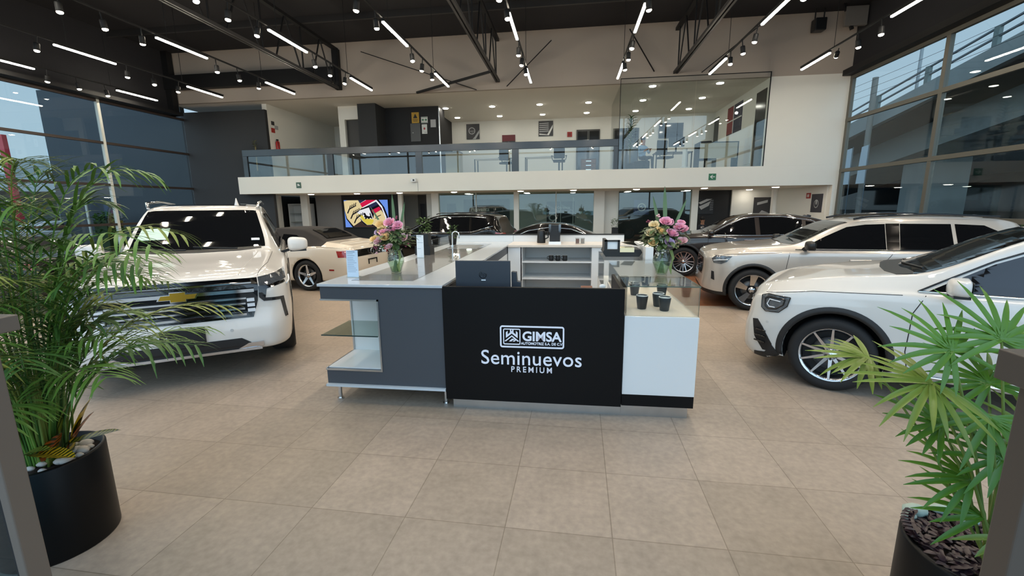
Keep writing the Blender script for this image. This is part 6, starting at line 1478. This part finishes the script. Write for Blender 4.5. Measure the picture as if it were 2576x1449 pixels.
# ---- people
def person(label, loc, rz, shirt, hair_c, skin_c=rgb(176, 126, 98), trousers=rgb(30, 32, 40)):
    t = thing('person', label, 'person', loc, rz)
    skin_m = mat('skin_%d' % int(shirt[0] * 1000), skin_c, .5); sh_m = mat('shirt_%d' % int(shirt[0] * 1000), shirt, .8); tr_m = mat('trousers', trousers, .8)
    V = [(0, 0, .50), (0, .02, .72), (0, .01, .93), (0, 0, 1.00), (0, -.02, 1.08), (0, -.03, 1.19)]; Rr = [(.15, .11), (.14, .10), (.17, .10), (.06, .06), (.075, .085), (.08, .095)]
    E_ = [(0, 1), (1, 2), (2, 3), (3, 4), (4, 5)]
    def add(pts, rs, root):
        i0 = root
        for p, r in zip(pts, rs): V.append(p); Rr.append((r, r)); E_.append((i0, len(V) - 1)); i0 = len(V) - 1
        return i0
    for sd in (-1, 1):
        add([(sd * .10, -.02, .50), (sd * .13, -.42, .50), (sd * .13, -.44, .10), (sd * .13, -.54, .05)], [.085, .06, .045, .035], 0)
        h = add([(sd * .18, 0, .90), (sd * .22, -.08, .68), (sd * .12, -.30, .74), (sd * .06, -.36, .80)], [.055, .042, .032, .028], 2)
        for k in range(5):
            f = (k - 2) * .016; l = (.05, .075, .08, .075, .06)[k] if k else .05
            if k == 0: add([(sd * (.06 - .03), -.37, .81), (sd * .02, -.39, .82)], [.010, .008], h)
            else: add([(sd * .06 + f, -.40, .81), (sd * .06 + f, -.36 - l, .815), (sd * .06 + f, -.37 - l, .80)], [.009, .008, .007], h)
    me = bpy.data.meshes.new('body'); me.from_pydata(V, E_, []); ob = bpy.data.objects.new('body', me); C.objects.link(ob)
    md = ob.modifiers.new('s', 'SKIN'); sv = me.skin_vertices[0].data
    for i, r in enumerate(Rr): sv[i].radius = r
    sv[0].use_root = True
    s2 = ob.modifiers.new('d', 'SUBSURF'); s2.levels = 1; s2.render_levels = 1
    dg = bpy.context.evaluated_depsgraph_get(); dg.update(); nm = bpy.data.meshes.new_from_object(ob.evaluated_get(dg)); bpy.data.objects.remove(ob)
    nm.materials.clear()
    for q in (skin_m, sh_m, tr_m): nm.materials.append(q)
    for p in nm.polygons:
        c_ = p.center; p.use_smooth = True
        p.material_index = 0 if (c_.z > .985 or (c_.y < -.27 and c_.z > .68)) else (2 if c_.z < .56 else 1)
    b = bpy.data.objects.new('body', nm); C.objects.link(b); b.parent = t
    MB().sphere((0, .012, 1.225), .098, 14, 10, (.95, 1.05, .95)).build('hair', mat('hair_%d' % int(hair_c[0] * 1e4), hair_c, .7), t)
    f = MB(); f.sphere((.032, -.115, 1.16), .011, 8, 6).sphere((-.032, -.115, 1.16), .011, 8, 6); f.build('eyes', k_p, t)
    MB().add([(0, -.12, 1.17), (.014, -.118, 1.125), (-.014, -.118, 1.125), (0, -.145, 1.128)], [(0, 1, 3), (0, 3, 2), (1, 2, 3)]).build('nose', skin_m, t)
    MB().box(-.022, .022, -.122, -.112, 1.095, 1.103).build('mouth', mat('lips', rgb(140, 70, 66), .5), t)
    for sd in (-1, 1): MB().sphere((sd * .088, -.01, 1.15), .022, 8, 6, (.4, .8, 1.2)).build('ear', skin_m, t)
    MB().box(-.22, .22, -.2, .24, .0, .40).build('stool', blk_c, t, .04)
    return t
person('person in a dark top sitting behind the glass, at the foot of the headlamp poster', (5.7, 19.9, 0), .2, rgb(40, 42, 52), rgb(24, 20, 18))
person('person in a pale blue shirt sitting upstairs beside the tall plant', (2.75, 17.9, 3.1), .5, rgb(150, 178, 206), rgb(28, 22, 20))
t = thing('ceiling_loudspeaker', 'black box loudspeaker hanging high at the right of the white wall', 'loudspeaker', (7.75, 16.2, 7.2)); MB().box(7.58, 7.92, 16.05, 16.35, 7.18, 7.55).build('cabinet', M['black_plastic'], t, .03); MB().cyl((7.62, 16.2, 7.55), (7.62, 16.2, 7.85), .02).cyl((7.88, 16.2, 7.55), (7.88, 16.2, 7.85), .02).build('bracket', M['black_steel'], t)
t = thing('duct_panel', 'grey angled ceiling panel on black brackets in the far right corner', 'panel', (8.6, 16.0, 7.2)); MB().box(8.35, 8.98, 15.9, 16.0, 7.2, 7.75).build('panel', mat('duct_grey', rgb(110, 106, 102), .5), t); MB().bar((8.3, 15.95, 7.86), (8.6, 15.95, 7.1), .08).build('bracket', M['black_steel'], t)

# ================================================================== OUTSIDE
conc = mat('concrete', rgb(140, 146, 144), .85, noise=.15, nscale=1.2); conc_d = mat('concrete_dark', rgb(60, 63, 63), .9, noise=.2, nscale=.8)
ov = thing('overpass', 'concrete road overpass rising past the right-hand windows', 'overpass', (20, 25, 0))
def sl(y, z20): return z20 + (20.3 - y) * .155
def prism_y(mb, x0, x1, prof, y0, y1):
    """profile of (z at y=20.3) pairs bottom/top, sloping with the road"""
    zb_, zt_ = prof; P = []
    for y in (y0, y1):
        for x in (x0, x1):
            for z in (zb_, zt_): P.append((x, y, sl(y, z)))
    mb.add(P, [(0, 1, 3, 2), (4, 6, 7, 5), (0, 4, 5, 1), (2, 3, 7, 6), (0, 2, 6, 4), (1, 5, 7, 3)]); return mb
prism_y(MB(), 17, 17.3, (7.35, 8.2), 2, 48).build('parapet', conc, ov); prism_y(MB(), 17.3, 26, (7.3, 7.5), 2, 48).build('deck', conc_d, ov)
prism_y(MB(), 19.6, 24, (5.9, 7.3), 2, 48).build('girder', conc, ov)
rl_ = mat('rail_grey', rgb(96, 106, 112), .5)
for k in range(11):
    y = 8 + k * 3.4; MB().box(17.05, 17.2, y - .12, y + .12, sl(y, 8.15), sl(y, 9.0)).build('rail_post', mat('post_green_grey', rgb(110, 124, 122), .6), ov)
for z in (8.55, 8.92): prism_y(MB(), 17.08, 17.16, (z, z + .07), 4, 46).build('guard_rail', rl_, ov)
for y in (6, 30, 44): MB().box(20.5, 23, y - .8, y + .8, -.12, sl(y, 6.0)).build('pier', conc, ov)
MB().cyl((16.6, 28, -.12), (16.6, 28, 8.6), .14, 14).build('utility_pole', mat('pole_concrete', rgb(128, 126, 120), .9), None); tag(bpy.data.objects['utility_pole'], 'thick grey concrete pole outside in front of the overpass', 'pole')
t = MB().cyl((17.5, 26.2, sl(26.2, 7.5)), (17.5, 26.2, 10.6), .07, 12).build('lamp_post', mat('pole_light', rgb(160, 166, 168), .6), None); tag(t, 'tall slim pale lamp post standing on the overpass outside', 'lamp post')
for k, (y, lb) in enumerate(((28.9, 'white banner outside, left of the concrete pole'), (27.5, 'white banner outside, right of the concrete pole'))):
    b = thing('banner', lb, 'banner', (16.2, y, 0)); MB().prism([(y - .35, 2.9), (y + .38, 2.9), (y + .22, 4.9), (y - .3, 4.95)], 16.2, 16.23, 'yz').build('cloth', mat('banner_white', rgb(190, 204, 212), .8), b); MB().cyl((16.22, y - .38, -.12), (16.22, y - .38, 5.0), .025, 8).build('pole', rl_, b)
for k in range(3):
    mb = MB(); P = []
    for i in range(9):
        t_ = i / 8; P.append((15.5, 6 + 30 * t_, 8.2 + .35 * k - 1.6 * (1 - (2 * t_ - 1) ** 2) * .3 - .6 * t_))
    mb.tube(P, .008, 5); tag(mb.build('overhead_cable', M['black_rubber']), 'thin overhead cable outside the right windows, %s of three' % ('lowest', 'middle', 'highest')[k], 'cable')
db = thing('building', 'dark building under the overpass beyond the right windows', 'building', (29, 22, 0)); MB().box(27, 34, 0, 60, -.12, 5.8).build('wall', mat('dark_facade', rgb(26, 29, 31), .6, noise=.2, nscale=.5), db); MB().box(26.9, 27, 0, 60, 1.2, 3.6).build('glazing', mat('dark_glazing', rgb(26, 34, 38), .08), db)
eb = thing('building', 'pale showroom with a white fascia across the road, seen through the left windows', 'building', (-34, 18, 0)); MB().box(-40, -31, 6, 23.0, -.12, 3.0).build('wall', mat('far_wall', rgb(116, 122, 124), .8, noise=.1), eb); MB().box(-40.5, -30, 5.5, 23.1, 2.95, 3.85).build('fascia', mat('far_fascia', rgb(218, 226, 230), .6), eb); MB().prism([(23.1, -.12), (24.6, -.12), (24.0, 5.6), (23.15, 5.5)], -31, -29.8, 'yz').build('pier', MATS['far_fascia'], eb)
gb = thing('building', 'grey slanted building end between the white pier and the dark cladding', 'building', (-30, 27, 0)); MB().prism([(24.6, -.12), (31, -.12), (31, 5.6), (24.2, 5.0)], -36, -29.9, 'yz').build('wall', conc, gb)
tt = thing('totem_sign', 'slim red totem sign outside the left windows', 'totem sign', (-28, 18.9, 0)); MB().prism([(19.05, -.12), (19.25, -.12), (19.2, 5.6), (19.0, 5.6)], -28.2, -27.9, 'yz').build('panel', mat('totem_red', rgb(190, 48, 60), .5), tt)
for k, (x, y, w_, d_, h_, lb) in enumerate(((-26.5, 14.5, 1.2, 8, 1.4, 'long clipped green hedge outside the left windows'), (-19.0, 15.9, .7, .7, 1.7, 'round green shrub against the dark wall outside'), (12.5, 17.5, 1.0, 8, 1.1, 'green hedge outside the right windows'))):
    h = thing('hedge', lb, 'hedge', (x, y, -.12)); mb = MB()
    for q in range(900 if k != 1 else 400):
        p = Vector((x + random.uniform(-.5, .5) * w_, y + random.uniform(-.5, .5) * d_, h_ * random.random() ** .6)); blade(mb, p, Vector((random.uniform(-1, 1), random.uniform(-1, 1), random.uniform(-.2, 1))), .22, .06, .3, 2)
    mb.build('foliage', lf, h, recalc=False); MB().box(x - w_ * .42, x + w_ * .42, y - d_ * .48, y + d_ * .48, -.12, h_ * .85).build('branches', mat('hedge_core', rgb(38, 56, 28), .9), h)
t = MB().cyl((-20.8, 16.6, -.12), (-20.8, 16.6, 2.6), .05, 10).build('bollard_post', M['mullion_light']); tag(t, 'thin pale post in front of the dark wall outside', 'post')
S7 = dict(S6); S7['paint'] = paint('paint_outside_white', rgb(200, 206, 210)); S6 = S7
saloon('pale car parked outside behind the left palm, nearer the windows', (-23.5, 13.2), math.radians(95)); saloon('pale car parked outside by the hedge, farther along the left windows', (-23.2, 18.9), math.radians(92))
